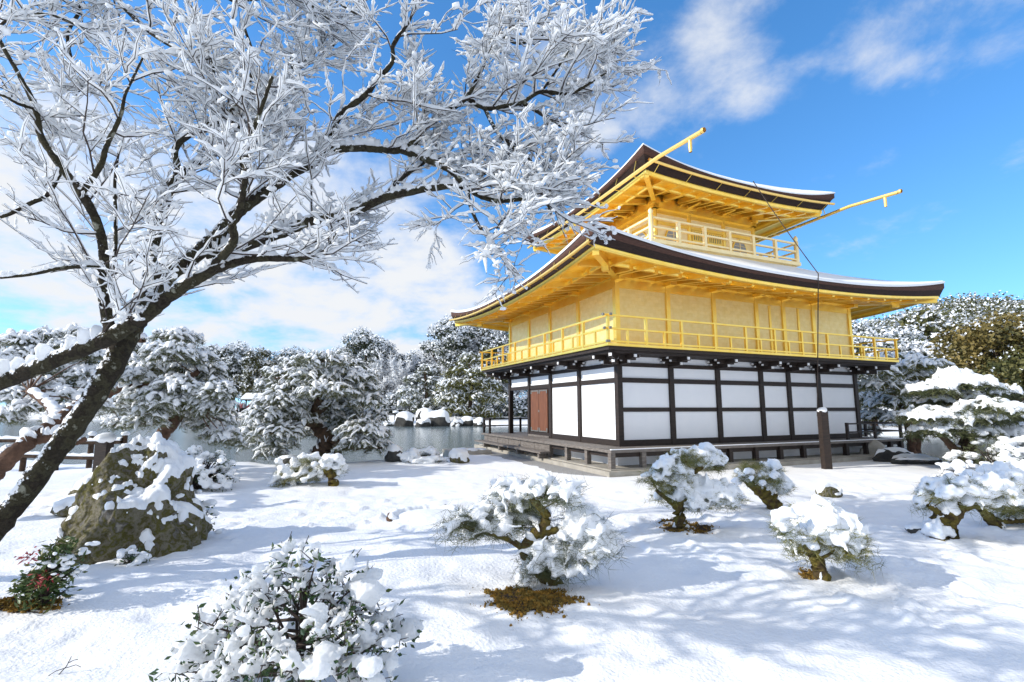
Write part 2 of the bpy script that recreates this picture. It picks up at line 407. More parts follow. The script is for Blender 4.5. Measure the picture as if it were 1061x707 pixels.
def height(x, y):
    x = np.asarray(x, float); y = np.asarray(y, float); z0 = np.zeros_like(x)
    p = np.stack([x, y, z0], -1)
    land = .07 * fbm(p * .28 + 3, 2) + .030 * fbm(p * np.array([.9, 1.1, 1]) + 9, 3)
    fine = .010 * fbm(p * 4.2 + 5, 3) + .006 * fbm(p * 11 + 2, 2) * sstep(13, 6, y)
    lump = .045 * sstep(.4, .85, vnoise(p * np.array([5.2, 4.1, 1]) + 31)) + .028 * sstep(.3, .8, vnoise(p * 9.3 + 51)); patch = sstep(-.1, .45, vnoise(p * .55 + 71))
    dimple = -.035 * sstep(.3, .8, vnoise(p * 2.6 + 91))
    land = land + fine + (lump * patch + dimple) * sstep(14, 8, y)
    a = (x - AX) * CA + (y - AY) * SA; b = -(x - AX) * SA + (y - AY) * CA
    out = np.maximum(np.maximum(-a - 1.3, a - LR - 1.3), np.maximum(-b - 1.3, b - LL - 1.3))
    land = land * sstep(-.2, 2.2, out)
    land = land + .9 * sstep(55, 75, np.hypot(x * .6, y)) + .25 * sstep(.3, 3, -y)
    sd_ = pond_sd(x, y) + .35 * fbm(p * .7 + 1, 2)
    return -1.0 + (land + 1.0) * sstep(-1.3, .7, sd_)


def gz(x, y): return float(height(np.array([x]), np.array([y]))[0])


def ground_at(u, v, z=0.):
    x, y, zz = (u - 530.5) / FPX, 1.0, -(v - 353.5) / FPX
    c, s = math.cos(PITCH), math.sin(PITCH); w = np.array([x, y * c - zz * s, y * s + zz * c])
    for _ in range(6):
        q = w * ((z - EYE) / w[2]); z = gz(q[0], q[1])
    return np.array([q[0], q[1], z])


def axis(lo, hi, step, far, grow):
    m = list(np.arange(lo, hi, step)); s_ = step; a = m[0]; b = m[-1]; A = []; B = []
    while a > -far: s_ *= grow; a -= s_; A.append(a)
    s_ = step
    while b < far: s_ *= grow; b += s_; B.append(b)
    return np.array(A[::-1] + m + B)


gx = axis(-8.5, 10.5, .055, 900, 1.045); gy = axis(2.6, 13, .055, 900, 1.035); gy = gy[gy > -60]
XX, YY = np.meshgrid(gx, gy); ZZ = height(XX, YY)
g = Geo(); nx, ny = len(gx), len(gy); idx = np.arange(nx * ny).reshape(ny, nx)
g.add(np.stack([XX, YY, ZZ], -1), np.stack([idx[:-1, :-1], idx[:-1, 1:], idx[1:, 1:], idx[1:, :-1]], -1).reshape(-1, 4))
g.build('ground', LAWN, kind='structure')
g = Geo(); g.add([(-300, 10, WATER_Z), (300, 10, WATER_Z), (300, 120, WATER_Z), (-300, 120, WATER_Z)], [(0, 1, 2, 3)]); g.build('water', WATER, kind='structure')

# bare gravel strip beside the pavilion's stone footing, where the roof kept the snow off
g = Geo(); rng = np.random.default_rng(5)
ts = np.linspace(0, 1, 60); rows = []
for t in ts:
    b = -1.1 + t * 10.2; w = (1.15 - .25 * t) * (.85 + .3 * vnoise(np.array([[t * 14, 3.3, 0]]))[0]) * min(1, t * 9 + .1)
    rows.append([pav(-1.22, b), pav(-1.22 - w * .5, b), pav(-1.22 - w, b + .05)])
rows = np.array(rows); zz = height(rows[..., 0], rows[..., 1]) + .012
zz[:, 2] -= .02
i_ = np.arange(180).reshape(60, 3)
g.add(np.concatenate([rows, zz[..., None]], -1), np.stack([i_[:-1, :-1], i_[:-1, 1:], i_[1:, 1:], i_[1:, :-1]], -1).reshape(-1, 4))
g.build('gravel_path', GRAVEL, kind='structure')

# forested hill beyond the pavilion on the right
HX, HY, HH = 150., 175., 35.


def hillz(x, y):
    p = np.stack([x, y, np.zeros_like(x)], -1)
    return HH * np.exp(-(((x - HX) / 62) ** 2 + ((y - HY) / 55) ** 2)) * (1 + .12 * fbm(p * .03, 3)) + 24 * np.exp(-(((x - 250) / 70) ** 2 + ((y - 190) / 60) ** 2)) - 3


hx = np.linspace(20, 400, 96); hy = np.linspace(80, 320, 60); XX, YY = np.meshgrid(hx, hy); ZZ = hillz(XX, YY)
g = Geo(); idx = np.arange(96 * 60).reshape(60, 96)
g.add(np.stack([XX, YY, ZZ], -1), np.stack([idx[:-1, :-1], idx[:-1, 1:], idx[1:, 1:], idx[1:, :-1]], -1).reshape(-1, 4)); g.build('hill', SNOWFAR, kind='structure')
rng = np.random.default_rng(77)
n = 22000; px_ = rng.uniform(40, 330, n); py_ = rng.uniform(90, 215, n); pz_ = hillz(px_, py_); k = pz_ > 1.5
c = np.stack([px_, py_, pz_], -1)[k]; hgt = rng.uniform(.8, 4.0, len(c))
g = Geo()
for q in range(7):
    o = rng.normal(size=c.shape) * [1.0, 1.0, .9]; cc = c + o; cc[:, 2] += hgt * rng.uniform(.5, 1.1, len(c)) + .5
    g.leaves(cc, .9, .7, rng, 0, .1)
    if q < 5: g.leaves(cc + [0, 0, .35], .8, .65, rng, 1, .1, (0, 0, 1))
tag(g.build('hill_forest', [LEAFG, SNOWFAR]), 'snow-dusted forest covering the hill behind the pavilion', 'forest', kind='stuff')

# ------------------------------------------------------------------ the golden pavilion
PV = thing('golden_pavilion', 'three-storey golden pavilion with white-walled timber ground floor and two snow-edged curved roofs', 'pavilion', (AX, AY, 0), YAW)
CX, CY = LR / 2, LL / 2


def part(g, name, mats, parent=PV, label=None):
    o = g.build(name, mats, parent)
    if label: o['label'] = label
    return o


def bx(name, mat, x0, x1, y0, y1, z0, z1, parent=PV, label=None):
    g = Geo(); g.box(x0, x1, y0, y1, z0, z1); return part(g, name, mat, parent, label)


AP = [0, 1.9, 3.79, 5.71, 7.03, 8.57, LR]           # post lines along the long face
BP = [0, 2.13, 4.17, 6.01, LL]                       # post lines along the short face
# stone footing and the white mound under the floor
g = Geo(); g.box(-1.22, LR + 1.22, -1.22, LL + 1.3, -.5, .13); g.box(-1.06, LR + 1.06, -1.06, LL + 1.1, .13, .16); part(g, 'stone_footing', STONE)
bx('footing_mound', PLASTER, -.35, LR + .35, -.35, LL + .2, .16, .46)
# veranda
g = Geo()
for i in range(6):
    w = 1.0 / 6
    g.box(-1.0 + (0 if i else 0), LR + 1.0, -1.0 + i * w, -1.0 + (i + 1) * w - .006, .57, .648 - .002 * (i % 2))
    g.box(-1.0 + i * w, -1.0 + (i + 1) * w - .006, 0.003, LL + 1.0, .57, .646 - .002 * (i % 2))
g.box(0, LR + 1, .003, LL + 1, .55, .64)
part(g, 'veranda_floor', GREYW)
snow_edge = Geo(); snow_edge.box(-.99, LR + .99, -1.0, -.93, .65, .668); part(snow_edge, 'veranda_snow', SNOW)
for a in [-.9, .1, 1.15, 2.2, 3.25, 4.3, 5.35, 6.4, 7.45, 8.5, 9.55, LR + .3, LR + .9]:
    bx('veranda_post', GREYW if a < 2 else DARKW, a - .07, a + .07, -.94, -.8, .165, .568)
for b in [.35, 1.5, 2.65, 3.8, 4.95, 6.1, 7.25, 8.4]:
    bx('veranda_post', GREYW, -.94, -.8, b - .07, b + .07, .165, .568)
g = Geo(); g.box(-.9, LR + .9, -.86, -.8, .44, .565); g.box(-.86, -.8, -.79, LL + .9, .44, .565); part(g, 'veranda_joist', DARKW)
g = Geo(); g.box(-.93, -.9, 2.7, LL + .8, .3, .56); part(g, 'veranda_board', GREYW)
g = Geo()
for i in range(3): g.box(-1.42 + i * .13, -1.30 + i * .13, 2.3, LL + .7, .30, .36)
step = part(g, 'veranda_step', GREYW)
for b in (2.55, 4.3, 6.0, 7.7): bx('step_leg', GREYW, -1.36, -1.1, b - .06, b + .06, .13, .298, step)
# ground-floor posts
wall_posts = [(a, 0) for a in AP] + [(0, b) for b in BP[1:]] + [(a, LL) for a in AP[1:]] + [(LR, b) for b in BP[1:-1]]
for a, b in wall_posts: bx('ground_floor_post', DARKW, a - .085, a + .085, b - .085, b + .085, .65, 3.36)
# sills, rails and lintels (stop at the posts)


def rails(z0, z1, name, dep=.055, left=(0, 1, 2, 3), right=range(6), mat=DARKW):
    g = Geo()
    for i in right: g.box(AP[i] + .084, AP[i + 1] - .084, -dep, dep, z0, z1)
    for i in left: g.box(-dep, dep, BP[i] + .084, BP[i + 1] - .084, z0, z1)
    part(g, name, mat)


rails(.65, .82, 'sill_beam', .07, (0, 1, 2)); rails(1.63, 1.75, 'middle_rail', .05, ()); rails(2.48, 2.62, 'lintel', .06); rails(2.95, 3.07, 'frieze_rail', .06)
for i in range(6):
    for z0, z1 in ((.82, 1.63), (1.75, 2.48), (2.62, 2.95), (3.07, 3.34)):
        bx('wall_panel', PLASTER, AP[i] + .086, AP[i + 1] - .086, -.015, .03, z0 + .002, z1 - .002)
for i in range(4):
    for z0, z1 in ((2.62, 2.95), (3.07, 3.34)): bx('wall_panel', PLASTER, -.015, .03, BP[i] + .086, BP[i + 1] - .086, z0 + .002, z1 - .002)
    if i < 2: bx('wall_panel', PLASTER, -.015, .03, BP[i] + .086, BP[i + 1] - .086, .822, 2.478)
# double doors with metal corner fittings
d0, d1 = BP[2] + .086, BP[3] - .086; mid = (d0 + d1) / 2
bx('door_frame', DARKW, -.03, .02, d0, d1, .822, 2.476)
for y0, y1 in ((d0 + .12, mid - .012), (mid + .012, d1 - .12)):
    dr = bx('door', REDW, -.075, -.032, y0, y1, .84, 2.42)
    for z0, z1 in ((.84, 1.0), (2.28, 2.42)):
        g = Geo(); g.box(-.084, -.074, y0 + .01, y0 + .09, z0 + .005, z1 - .005); g.box(-.084, -.074, y1 - .09, y1 - .01, z0 + .005, z1 - .005); g.box(-.082, -.074, y0 + .088, y1 - .088, z0 + .005 if z0 < 1 else z1 - .05, z0 + .05 if z0 < 1 else z1 - .005); part(g, 'door_fitting', METAL, dr)
    yc = (y1 if y0 < mid - .3 else y0); g = Geo(); g.box(-.084, -.074, yc - .04, yc + .04, 1.58, 1.66); part(g, 'door_fitting', METAL, dr)
bx('door_sill', GREYW, -.12, -.071, d0 - .05, d1 + .05, .65, .72)
# walls of the open gallery at the pond end, back wall
g = Geo(); g.box(.09, LR - .09, BP[3] - .03, BP[3] + .03, .65, 2.9); part(g, 'gallery_wall', REDW)
g = Geo(); g.box(LR - .02, LR + .02, .09, BP[3], .65, 3.34); part(g, 'back_wall', PLASTER)
bx('ceiling', DARKW, .03, LR - .03, .04, LL - .03, 3.2, 3.3)
# veranda railings of the ground floor
def railing(name, pts, zs, post_every, mat, w=.06, pw=.08, z0=.65, ph=None, half=None, over=0., finial=False, parent=PV, capmat=None):
    """posts and level rails along corner points; returns nothing, adds one 'rail' mesh and single posts"""
    root = None; gr = Geo(); posts = []
    for (p, q) in zip(pts[:-1], pts[1:]):
        p = np.array(p, float); q = np.array(q, float); t = (q - p) / np.linalg.norm(q - p); ln = np.linalg.norm(q - p)
        for k, z in enumerate(zs):
            o = over if k == len(zs) - 1 else (over * .8 if k else over * .3)
            e = (q - p) @ np.array([1, 0]) == 0
            zz_ = z + (.0 if e else .003)
            gr.beam([*(p - t * o), zz_], [*(q + t * o), zz_], w, w * .9)
            if capmat is not None and o > 0:
                for e_, sg in ((p, -1), (q, 1)):
                    gr.beam([*(e_ + t * sg * (o - .04)), zz_], [*(e_ + t * sg * (o + .012)), zz_], w + .014, w * .9 + .014, 1)
        m = max(1, round(ln / post_every))
        posts += [tuple(p + t * ln * i / m) for i in range(m + 1)]
        if half:
            for i in range(m):
                c_ = p + t * ln * (i + .5) / m; gg = Geo(); gg.box(c_[0] - pw * .38, c_[0] + pw * .38, c_[1] - pw * .38, c_[1] + pw * .38, z0, half); part(gg, 'short_baluster', mat, parent)
    part(gr, name, [mat, capmat] if capmat is not None else mat, parent)
    seen = set()
    for x, y in posts:
        key = (round(x, 2), round(y, 2))
        if key in seen: continue
        seen.add(key); gg = Geo(); gg.box(x - pw / 2, x + pw / 2, y - pw / 2, y + pw / 2, z0, ph); part(gg, name.replace('rail', 'baluster') if 'rail' in name else 'baluster', mat, parent)


railing('veranda_rail', [(-.9, LL + .2), (-.9, LL + .93), (LR + .9, LL + .93)], (.95, 1.25), 1.8, DARKW, .055, .08, .65, 1.3)
railing('veranda_rail', [(8.6, -.9), (LR + .93, -.9), (LR + .93, LL + .8)], (.92, 1.2), 1.25, DARKW, .055, .08, .65, 1.24)

# balcony of the second storey and its brackets
F2 = 3.468
g = Geo(); g.box(-.97, LR + .97, -.97, LL + .97, 3.31, 3.40); g.box(-.85, LR + .85, -.85, LL + .85, 3.25, 3.31); part(g, 'balcony_beam', DARKW)
g = Geo(); g.box(-1.035, LR + 1.035, -1.035, LL + 1.035, 3.40, F2); part(g, 'balcony_floor', GOLD)


def bracket(x, y, dx, dy, corner=False):
    g = Geo(); px2, py2 = -dy, dx
    def ob(o0, o1, w, z0, z1, m=0, side=0.):
        g.beam([x + dx * o0 + px2 * side, y + dy * o0 + py2 * side, (z0 + z1) / 2], [x + dx * o1 + px2 * side, y + dy * o1 + py2 * side, (z0 + z1) / 2], w, z1 - z0, m)
    k = 1.414 if corner else 1
    ob(.08, .82 * k, .13, 3.12, 3.25); ob(.08, .52 * k, .15, 2.99, 3.115); ob(.82 * k, .845 * k, .085, 3.145, 3.225, 1); ob(.52 * k, .545 * k, .09, 3.015, 3.09, 1)
    ob(.82 * k - .1, .82 * k - .02, .19, 3.25, 3.30); ob(.34 * k, .50 * k, .2, 3.118, 3.17)
    for o, z in ((.42, 3.17), (.12, 3.13)):
        xa, ya = x + dx * o * k, y + dy * o * k
        if corner: continue
        g.beam([xa - px2 * .42, ya - py2 * .42, z + .05], [xa + px2 * .42, ya + py2 * .42, z + .05], .11, .085)
        for s_ in (-1, 1): g.beam([xa + px2 * .42 * s_, ya + py2 * .42 * s_, z + .052], [xa + px2 * .44 * s_, ya + py2 * .44 * s_, z + .052], .075, .055, 1); g.beam([xa + px2 * .3 * s_, ya + py2 * .3 * s_, z - .03], [xa + px2 * .34 * s_, ya + py2 * .34 * s_, z - .03], .06, .05, 1); g.beam([xa, ya, z - .03], [xa + px2 * .3 * s_, ya + py2 * .3 * s_, z - .03], .09, .07)
    part(g, 'bracket', [DARKW, WHITEP])


for a in AP[1:]: bracket(a, 0, 0, -1)
bracket(0, 0, -1, 0); bracket(0, 0, 0, -1); bracket(0, 0, -.7071, -.7071, True); bracket(LR, 0, .7071, -.7071, True)
for b in BP[1:]: bracket(0, b, -1, 0)
bracket(0, LL, -.7071, .7071, True)
o_ = 1.0
railing('balcony_rail', [(-o_, LL + o_), (-o_, -o_), (LR + o_, -o_), (LR + o_, LL + o_), (-o_, LL + o_)], (3.52, 3.87, 4.235), 1.25, GOLD, .055, .07, F2, 4.22, 3.86, .16, capmat=METAL)

# second-storey walls
for a, b in wall_posts: bx('second_storey_post', GOLD, a - .075, a + .075, b - .075, b + .075, F2, 5.62)
for i in range(6): bx('gold_wall', GOLDWALL, AP[i] + .076, AP[i + 1] - .076, -.02, .03, F2 + .002, 5.3)
for i in range(4): bx('gold_wall', GOLDWALL, -.02, .03, BP[i] + .076, BP[i + 1] - .076, F2 + .002, 5.3)
g = Geo(); g.box(LR - .03, LR + .02, .08, LL - .08, F2, 5.3); g.box(.08, LR - .08, LL - .03, LL + .02, F2, 5.3); part(g, 'gold_wall', GOLDWALL)
for a in (5.95 + .42, 7.8): bx('wall_batten', GOLD, a - .045, a + .045, -.05, -.021, F2 + .002, 5.28)
g = Geo()
for i in range(6): g.box(AP[i] + .076, AP[i + 1] - .076, -.06, .06, 5.302, 5.5)
for i in range(4): g.box(-.06, .06, BP[i] + .076, BP[i + 1] - .076, 5.302, 5.5)
g.box(-.11, LR + .11, -.11, .11, 5.622, 5.8); g.box(-.11, .11, .112, LL + .11, 5.622, 5.8); g.box(LR - .11, LR + .11, .112, LL + .11, 5.622, 5.8); g.box(.112, LR - .112, LL - .11, LL + .11, 5.622, 5.8)
for i in range(6): g.box(AP[i] + .076, AP[i + 1] - .076, -.02, .02, 5.5, 5.62)
for i in range(4): g.box(-.02, .02, BP[i] + .076, BP[i + 1] - .076, 5.5, 5.62)
part(g, 'wall_plate', GOLD)
for a in AP: bx('bracket_arm', GOLD, a - .11, a + .11, -.34, .09, 5.50, 5.615)
for b in BP[1:]: bx('bracket_arm', GOLD, -.34, .09, b - .11, b + .11, 5.50, 5.615)


# roofs
SIDES = (((0, -1), (1, 0)), ((1, 0), (0, 1)), ((0, 1), (-1, 0)), ((-1, 0), (0, -1)))


def skirt(g, rings, mat=0, ns=29, flip=False, sides=(0, 1, 2, 3), smooth=True):
    """rings: list of (half_a, half_b, z function of s)"""
    s = np.linspace(-1, 1, ns)
    for k in sides:
        (ox, oy), (tx, ty) = SIDES[k]; rows = []
        for (ha, hb, zf) in rings:
            out, alo = (hb, ha) if ox == 0 else (ha, hb)
            rows.append(np.stack([CX + ox * out + tx * alo * s, CY + oy * out + ty * alo * s, zf(s)], -1))
        rows = np.array(rows); m = len(rings); ii = np.arange(m * ns).reshape(m, ns)
        q = np.stack([ii[:-1, :-1], ii[:-1, 1:], ii[1:, 1:], ii[1:, :-1]], -1).reshape(-1, 4)
        g.add(rows, q[:, ::-1] if flip else q, mat, smooth)


def lerp(a, b, t): return a + (b - a) * t


def curve_up(z, lift, pw=2.2): return lambda s: z + lift * np.abs(s) ** pw


EA, EB = CX + 2.15, CY + 2.15
# lower roof: shingles, dark layered edge, snow, soffit, fascia, rafters
def lower_z(t, s): return 5.63 + 1.42 * (t ** 1.15) + .60 * np.abs(s) ** 2.4 * (1 - t) ** 2
rings = [(lerp(EA, 3.3, t), lerp(EB, 3.3, t), (lambda t: lambda s: lower_z(t, s))(t)) for t in np.linspace(0, 1, 9)]
g = Geo(); skirt(g, [(EA - .12, EB - .12, curve_up(5.40, .37)), (EA - .09, EB - .09, curve_up(5.44, .39)), (EA - .03, EB - .03, curve_up(5.53, .46))], ns=41)
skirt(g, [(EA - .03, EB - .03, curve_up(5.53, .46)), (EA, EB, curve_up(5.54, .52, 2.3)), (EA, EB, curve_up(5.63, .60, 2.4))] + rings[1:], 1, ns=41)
skirt(g, [(EA - .34, EB - .34, curve_up(5.52, .36)), (EA - .12, EB - .12, curve_up(5.40, .37))], ns=41)
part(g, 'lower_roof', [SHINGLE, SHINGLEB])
g = Geo(); rn = np.random.default_rng(3)
def snow_rings(zf, A, B, ai, bi, thick):
    out = [(A + .015, B + .015, lambda s: zf(0, s) - .005), (A + .03, B + .03, lambda s: zf(0, s) + thick * .55), (A - .03, B - .03, lambda s: zf(0, s) + thick)]
    for t in np.linspace(.05, 1, 9):
        out.append((lerp(A, ai, t), lerp(B, bi, t), (lambda t: lambda s: zf(t, s) + thick * (1.0 + .12 * np.sin(9 * s + 7 * t)))(t)))
    return out
skirt(g, snow_rings(lower_z, EA, EB, 3.3, 3.3, .10), ns=61); part(g, 'lower_roof_snow', SNOW)
g = Geo()
skirt(g, [(CX + .1, CY + .1, curve_up(5.86, 0)), (CX + 1.05, CY + 1.05, curve_up(5.70, .12)), (CX + 1.06, CY + 1.06, curve_up(5.60, .13)), (EA - .22, EB - .22, curve_up(5.44, .36))], ns=31, flip=True, smooth=False)
part(g, 'lower_soffit', GOLD)
g = Geo(); skirt(g, [(EA - .14, EB - .14, curve_up(5.402, .37)), (EA - .14, EB - .14, curve_up(5.30, .36)), (EA - .26, EB - .26, curve_up(5.30, .36)), (EA - .26, EB - .26, curve_up(5.45, .36))], ns=41)
skirt(g, [(CX + 1.14, CY + 1.14, curve_up(5.60, .13)), (CX + 1.14, CY + 1.14, curve_up(5.48, .13)), (CX + 1.02, CY + 1.02, curve_up(5.48, .13)), (CX + 1.02, CY + 1.02, curve_up(5.70, .13))], ns=31)
part(g, 'lower_fascia', GOLD)


def rafters(A, B, inner, zi, zo, lift, n_a, n_b, w, h, name, sides=(0, 3), r0=0.):
    for k in sides:
        (ox, oy), (tx, ty) = SIDES[k]; out, alo = (B, A) if ox == 0 else (A, B); n = n_a if ox == 0 else n_b
        for i in range(n):
            s = lerp(-.93, .93, (i + .5) / n)
            p1 = np.array([CX + ox * out + tx * alo * s, CY + oy * out + ty * alo * s, zo + lift * abs(s) ** 2.2])
            reach = min(inner, (1 - abs(s)) * alo + .12)          # jack rafters shorten towards the hip
            p0 = p1 - np.array([ox * reach, oy * reach, 0]); p0[2] = (zo + lift * abs(s) ** 2.2) * (1 - reach / inner) + zi * reach / inner
            g = Geo(); g.beam(p0, p1, w, h); part(g, name, GOLD)


rafters(EA - .3, EB - .3, 1.9, 5.76, 5.36, .36, 15, 11, .10, .20, 'lower_rafter')
rafters(EA - 1.0, EB - 1.0, 1.15, 5.74, 5.53, .13, 14, 10, .12, .22, 'lower_inner_rafter')
for sx, sy in ((-1, -1), (1, -1), (-1, 1), (1, 1)):
    g = Geo(); g.beam([CX + sx * (CX - .05), CY + sy * (CY - .05), 5.74], [CX + sx * (EA - .2), CY + sy * (EB - .2), 5.64], .17, .26); g.beam([CX + sx * (EA - 1.0), CY + sy * (EB - 1.0), 5.52], [CX + sx * (EA - 1.16), CY + sy * (EB - 1.16), 5.53], .19, .2); part(g, 'hip_rafter', GOLD)

# third storey
UH = 2.42; F3 = 7.25
g = Geo(); g.box(CX - 3.55, CX + 3.55, CY - 3.55, CY + 3.55, 7.12, F3); g.box(CX - 3.4, CX + 3.4, CY - 3.4, CY + 3.4, 6.9, 7.12); part(g, 'upper_balcony_floor', GOLDP)
UP = [-UH, -.85, .85, UH]
ring_posts = [(u, -UH) for u in UP] + [(-UH, u) for u in UP[1:]] + [(u, UH) for u in UP[1:]] + [(UH, u) for u in UP[1:-1]]
for u, v in ring_posts:
    g = Geo(); g.tubes([[(CX + u, CY + v, F3), (CX + u, CY + v, 8.3), (CX + u, CY + v, 8.86)]], [[.085, .085, .08]], 12); part(g, 'third_storey_post', GOLD)
for k, ((ox, oy), (tx, ty)) in enumerate(SIDES):
    g = Geo(); cx_, cy_ = CX + ox * UH, CY + oy * UH
    def slab(u0, u1, z0, z1, d0_, d1_, gg, m=0):
        xs = sorted((cx_ + tx * u0 + ox * d0_, cx_ + tx * u1 + ox * d1_)); ys = sorted((cy_ + ty * u0 + oy * d0_, cy_ + ty * u1 + oy * d1_)); gg.box(xs[0], xs[1], ys[0], ys[1], z0, z1, m)
    slab(-UH + .08, UH - .08, F3, 8.7, -.04, .0, g); part(g, 'third_storey_wall', GOLDP)
    g = Geo(); slab(-UH + .08, UH - .08, 8.3, 8.42, .002, .05, g); slab(-UH + .08, UH - .08, 7.42, 7.52, .002, .05, g); slab(-UH - .12, UH + .12, 8.864, 9.02, -.12, .12 + .002 * k, g); slab(-UH + .08, UH - .08, 8.7, 8.864, -.04, .03, g); slab(-UH + .002 * k, UH - .002 * k, 9.021, 9.46, -.05 - .002 * k, .0, g); part(g, 'third_storey_beam', GOLD)
    if k in (0, 3):
        for c_ in (-1.63, 1.63):                       # bell-shaped windows
            prof = [(-.40, 7.54), (-.36, 7.75), (-.31, 7.95), (-.25, 8.07), (-.15, 8.16), (0, 8.24), (.15, 8.16), (.25, 8.07), (.31, 7.95), (.36, 7.75), (.40, 7.54)]
            def plate(scale, dep0, dep1, mat, name, par):
                gg = Geo(); v = []
                for dep in (dep0, dep1):
                    for u_, z_ in prof: v.append((cx_ + tx * (c_ + u_ * scale) + ox * dep, cy_ + ty * (c_ + u_ * scale) + oy * dep, 7.85 + (z_ - 7.85) * scale))
                m = len(prof); fs = [tuple(range(m))]
                gg.add(v, [(i, (i + 1) % m, m + (i + 1) % m, m + i) for i in range(m)], 0, False)
                for i in range(1, m - 1): gg.add([v[0 + m], v[i + m], v[i + 1 + m]], [(0, 1, 2)], 0, False)
                return part(gg, name, mat, par)
            fr_ = plate(1.12, .002, .045, GOLD, 'bell_window', PV)
            plate(1., .046, .05, PANE, 'pane', fr_)
            gg = Geo()
            for u_ in (0,): slab(c_ + u_ - .016, c_ + u_ + .016, 7.56, 8.12, .052, .062, gg)
            for z_ in (7.68, 7.82, 7.96): slab(c_ - .3, c_ + .3, z_ - .008, z_ + .008, .063, .07, gg)
            part(gg, 'lattice', GOLDP, fr_)
        for c_ in (-.38, .38):                         # panelled doors between them
            gg = Geo(); slab(c_ - .36, c_ + .36, 7.53, 8.29, .002, .04, gg); dr = part(gg, 'panelled_door', GOLD, PV)
            gg = Geo()
            for i in range(7): slab(c_ - .27 + i * .09 - .01, c_ - .27 + i * .09 + .01, 7.92, 8.24, .042, .055, gg)
            for z_ in (7.6, 7.68, 7.76, 7.84): slab(c_ - .28, c_ + .28, z_ - .012, z_ + .012, .042, .052, gg)
            part(gg, 'lattice', METAL, dr)
H3 = 3.46
cs4 = [(CX - H3, CY + H3), (CX - H3, CY - H3), (CX + H3, CY - H3), (CX + H3, CY + H3), (CX - H3, CY + H3)]
railing('upper_rail', cs4, (7.36, 7.68, 8.0), 1.15, GOLDP, .07, .11, F3, 8.0)
for x, y in cs4[:4]:
    g = Geo(); g.tubes([[(x, y, F3), (x, y, 8.08), (x, y, 8.1), (x, y, 8.13), (x, y, 8.2), (x, y, 8.27), (x, y, 8.33)]], [[.085, .085, .06, .06, .085, .06, .004]], 12); part(g, 'finial_post', GOLDP)

# upper roof
UE = 4.45
def upper_z(t, s): return 9.32 + 3.3 * (.75 * t + .25 * t ** 2.4) + .50 * np.abs(s) ** 2.6 * (1 - t) ** 2.2
rings = [(UE * (1 - t) + .02, UE * (1 - t) + .02, (lambda t: lambda s: upper_z(t, s))(t)) for t in np.linspace(0, 1, 13)]
g = Geo(); skirt(g, [(UE - .30, UE - .30, curve_up(9.06, .16)), (UE - .22, UE - .22, curve_up(9.09, .22)), (UE - .06, UE - .06, curve_up(9.2, .38))], ns=41)
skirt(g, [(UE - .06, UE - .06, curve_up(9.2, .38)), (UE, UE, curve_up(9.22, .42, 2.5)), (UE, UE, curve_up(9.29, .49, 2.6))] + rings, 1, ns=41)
skirt(g, [(UE - .52, UE - .52, curve_up(9.16, .16)), (UE - .30, UE - .30, curve_up(9.06, .16))], ns=41)
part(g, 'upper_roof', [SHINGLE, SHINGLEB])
g = Geo(); skirt(g, snow_rings(upper_z, UE, UE, .02, .02, .07), ns=61); part(g, 'upper_roof_snow', SNOW)
g = Geo(); skirt(g, [(UH + .1, UH + .1, curve_up(9.38, 0)), (UH + .95, UH + .95, curve_up(9.24, .05)), (UH + .96, UH + .96, curve_up(9.16, .05)), (UE - .4, UE - .4, curve_up(9.06, .15))], ns=31, flip=True, smooth=False)
part(g, 'upper_soffit', GOLD)
g = Geo(); skirt(g, [(UE - .32, UE - .32, curve_up(9.065, .16)), (UE - .32, UE - .32, curve_up(8.93, .16)), (UE - .43, UE - .43, curve_up(8.93, .16)), (UE - .43, UE - .43, curve_up(9.07, .16))], ns=41)
skirt(g, [(UH + 1.02, UH + 1.02, curve_up(9.16, .05)), (UH + 1.02, UH + 1.02, curve_up(9.04, .05)), (UH + .91, UH + .91, curve_up(9.04, .05)), (UH + .91, UH + .91, curve_up(9.24, .05))], ns=31)
part(g, 'upper_fascia', GOLD)
rafters(UE - .45, UE - .45, 1.5, 9.28, 8.98, .16, 11, 11, .09, .17, 'upper_rafter')
rafters(UH + .92, UH + .92, .95, 9.3, 9.12, .05, 8, 8, .1, .18, 'upper_inner_rafter')
for sx in (-1, 1):
    for sy in (-1, 1):
        g = Geo(); g.beam([CX + sx * UH, CY + sy * UH, 9.24], [CX + sx * (UE - .36), CY + sy * (UE - .36), 9.10], .16, .24); part(g, 'hip_rafter', GOLD)
for u, v in ring_posts:
    dx, dy = (0 if abs(u) < UH else np.sign(u)), (0 if abs(v) < UH else np.sign(v))
    g = Geo(); g.box(CX + u - .16, CX + u + .16, CY + v - .16, CY + v + .16, 9.022, 9.12)
    g.beam([CX + u, CY + v, 9.16], [CX + u + dx * .62, CY + v + dy * .62, 9.16], .11, .11)
    if not (dx and dy): g.beam([CX + u - dy * .4, CY + v - dx * .4, 9.17], [CX + u + dy * .4, CY + v + dx * .4, 9.17], .1, .1)
    part(g, 'eave_bracket', GOLD)
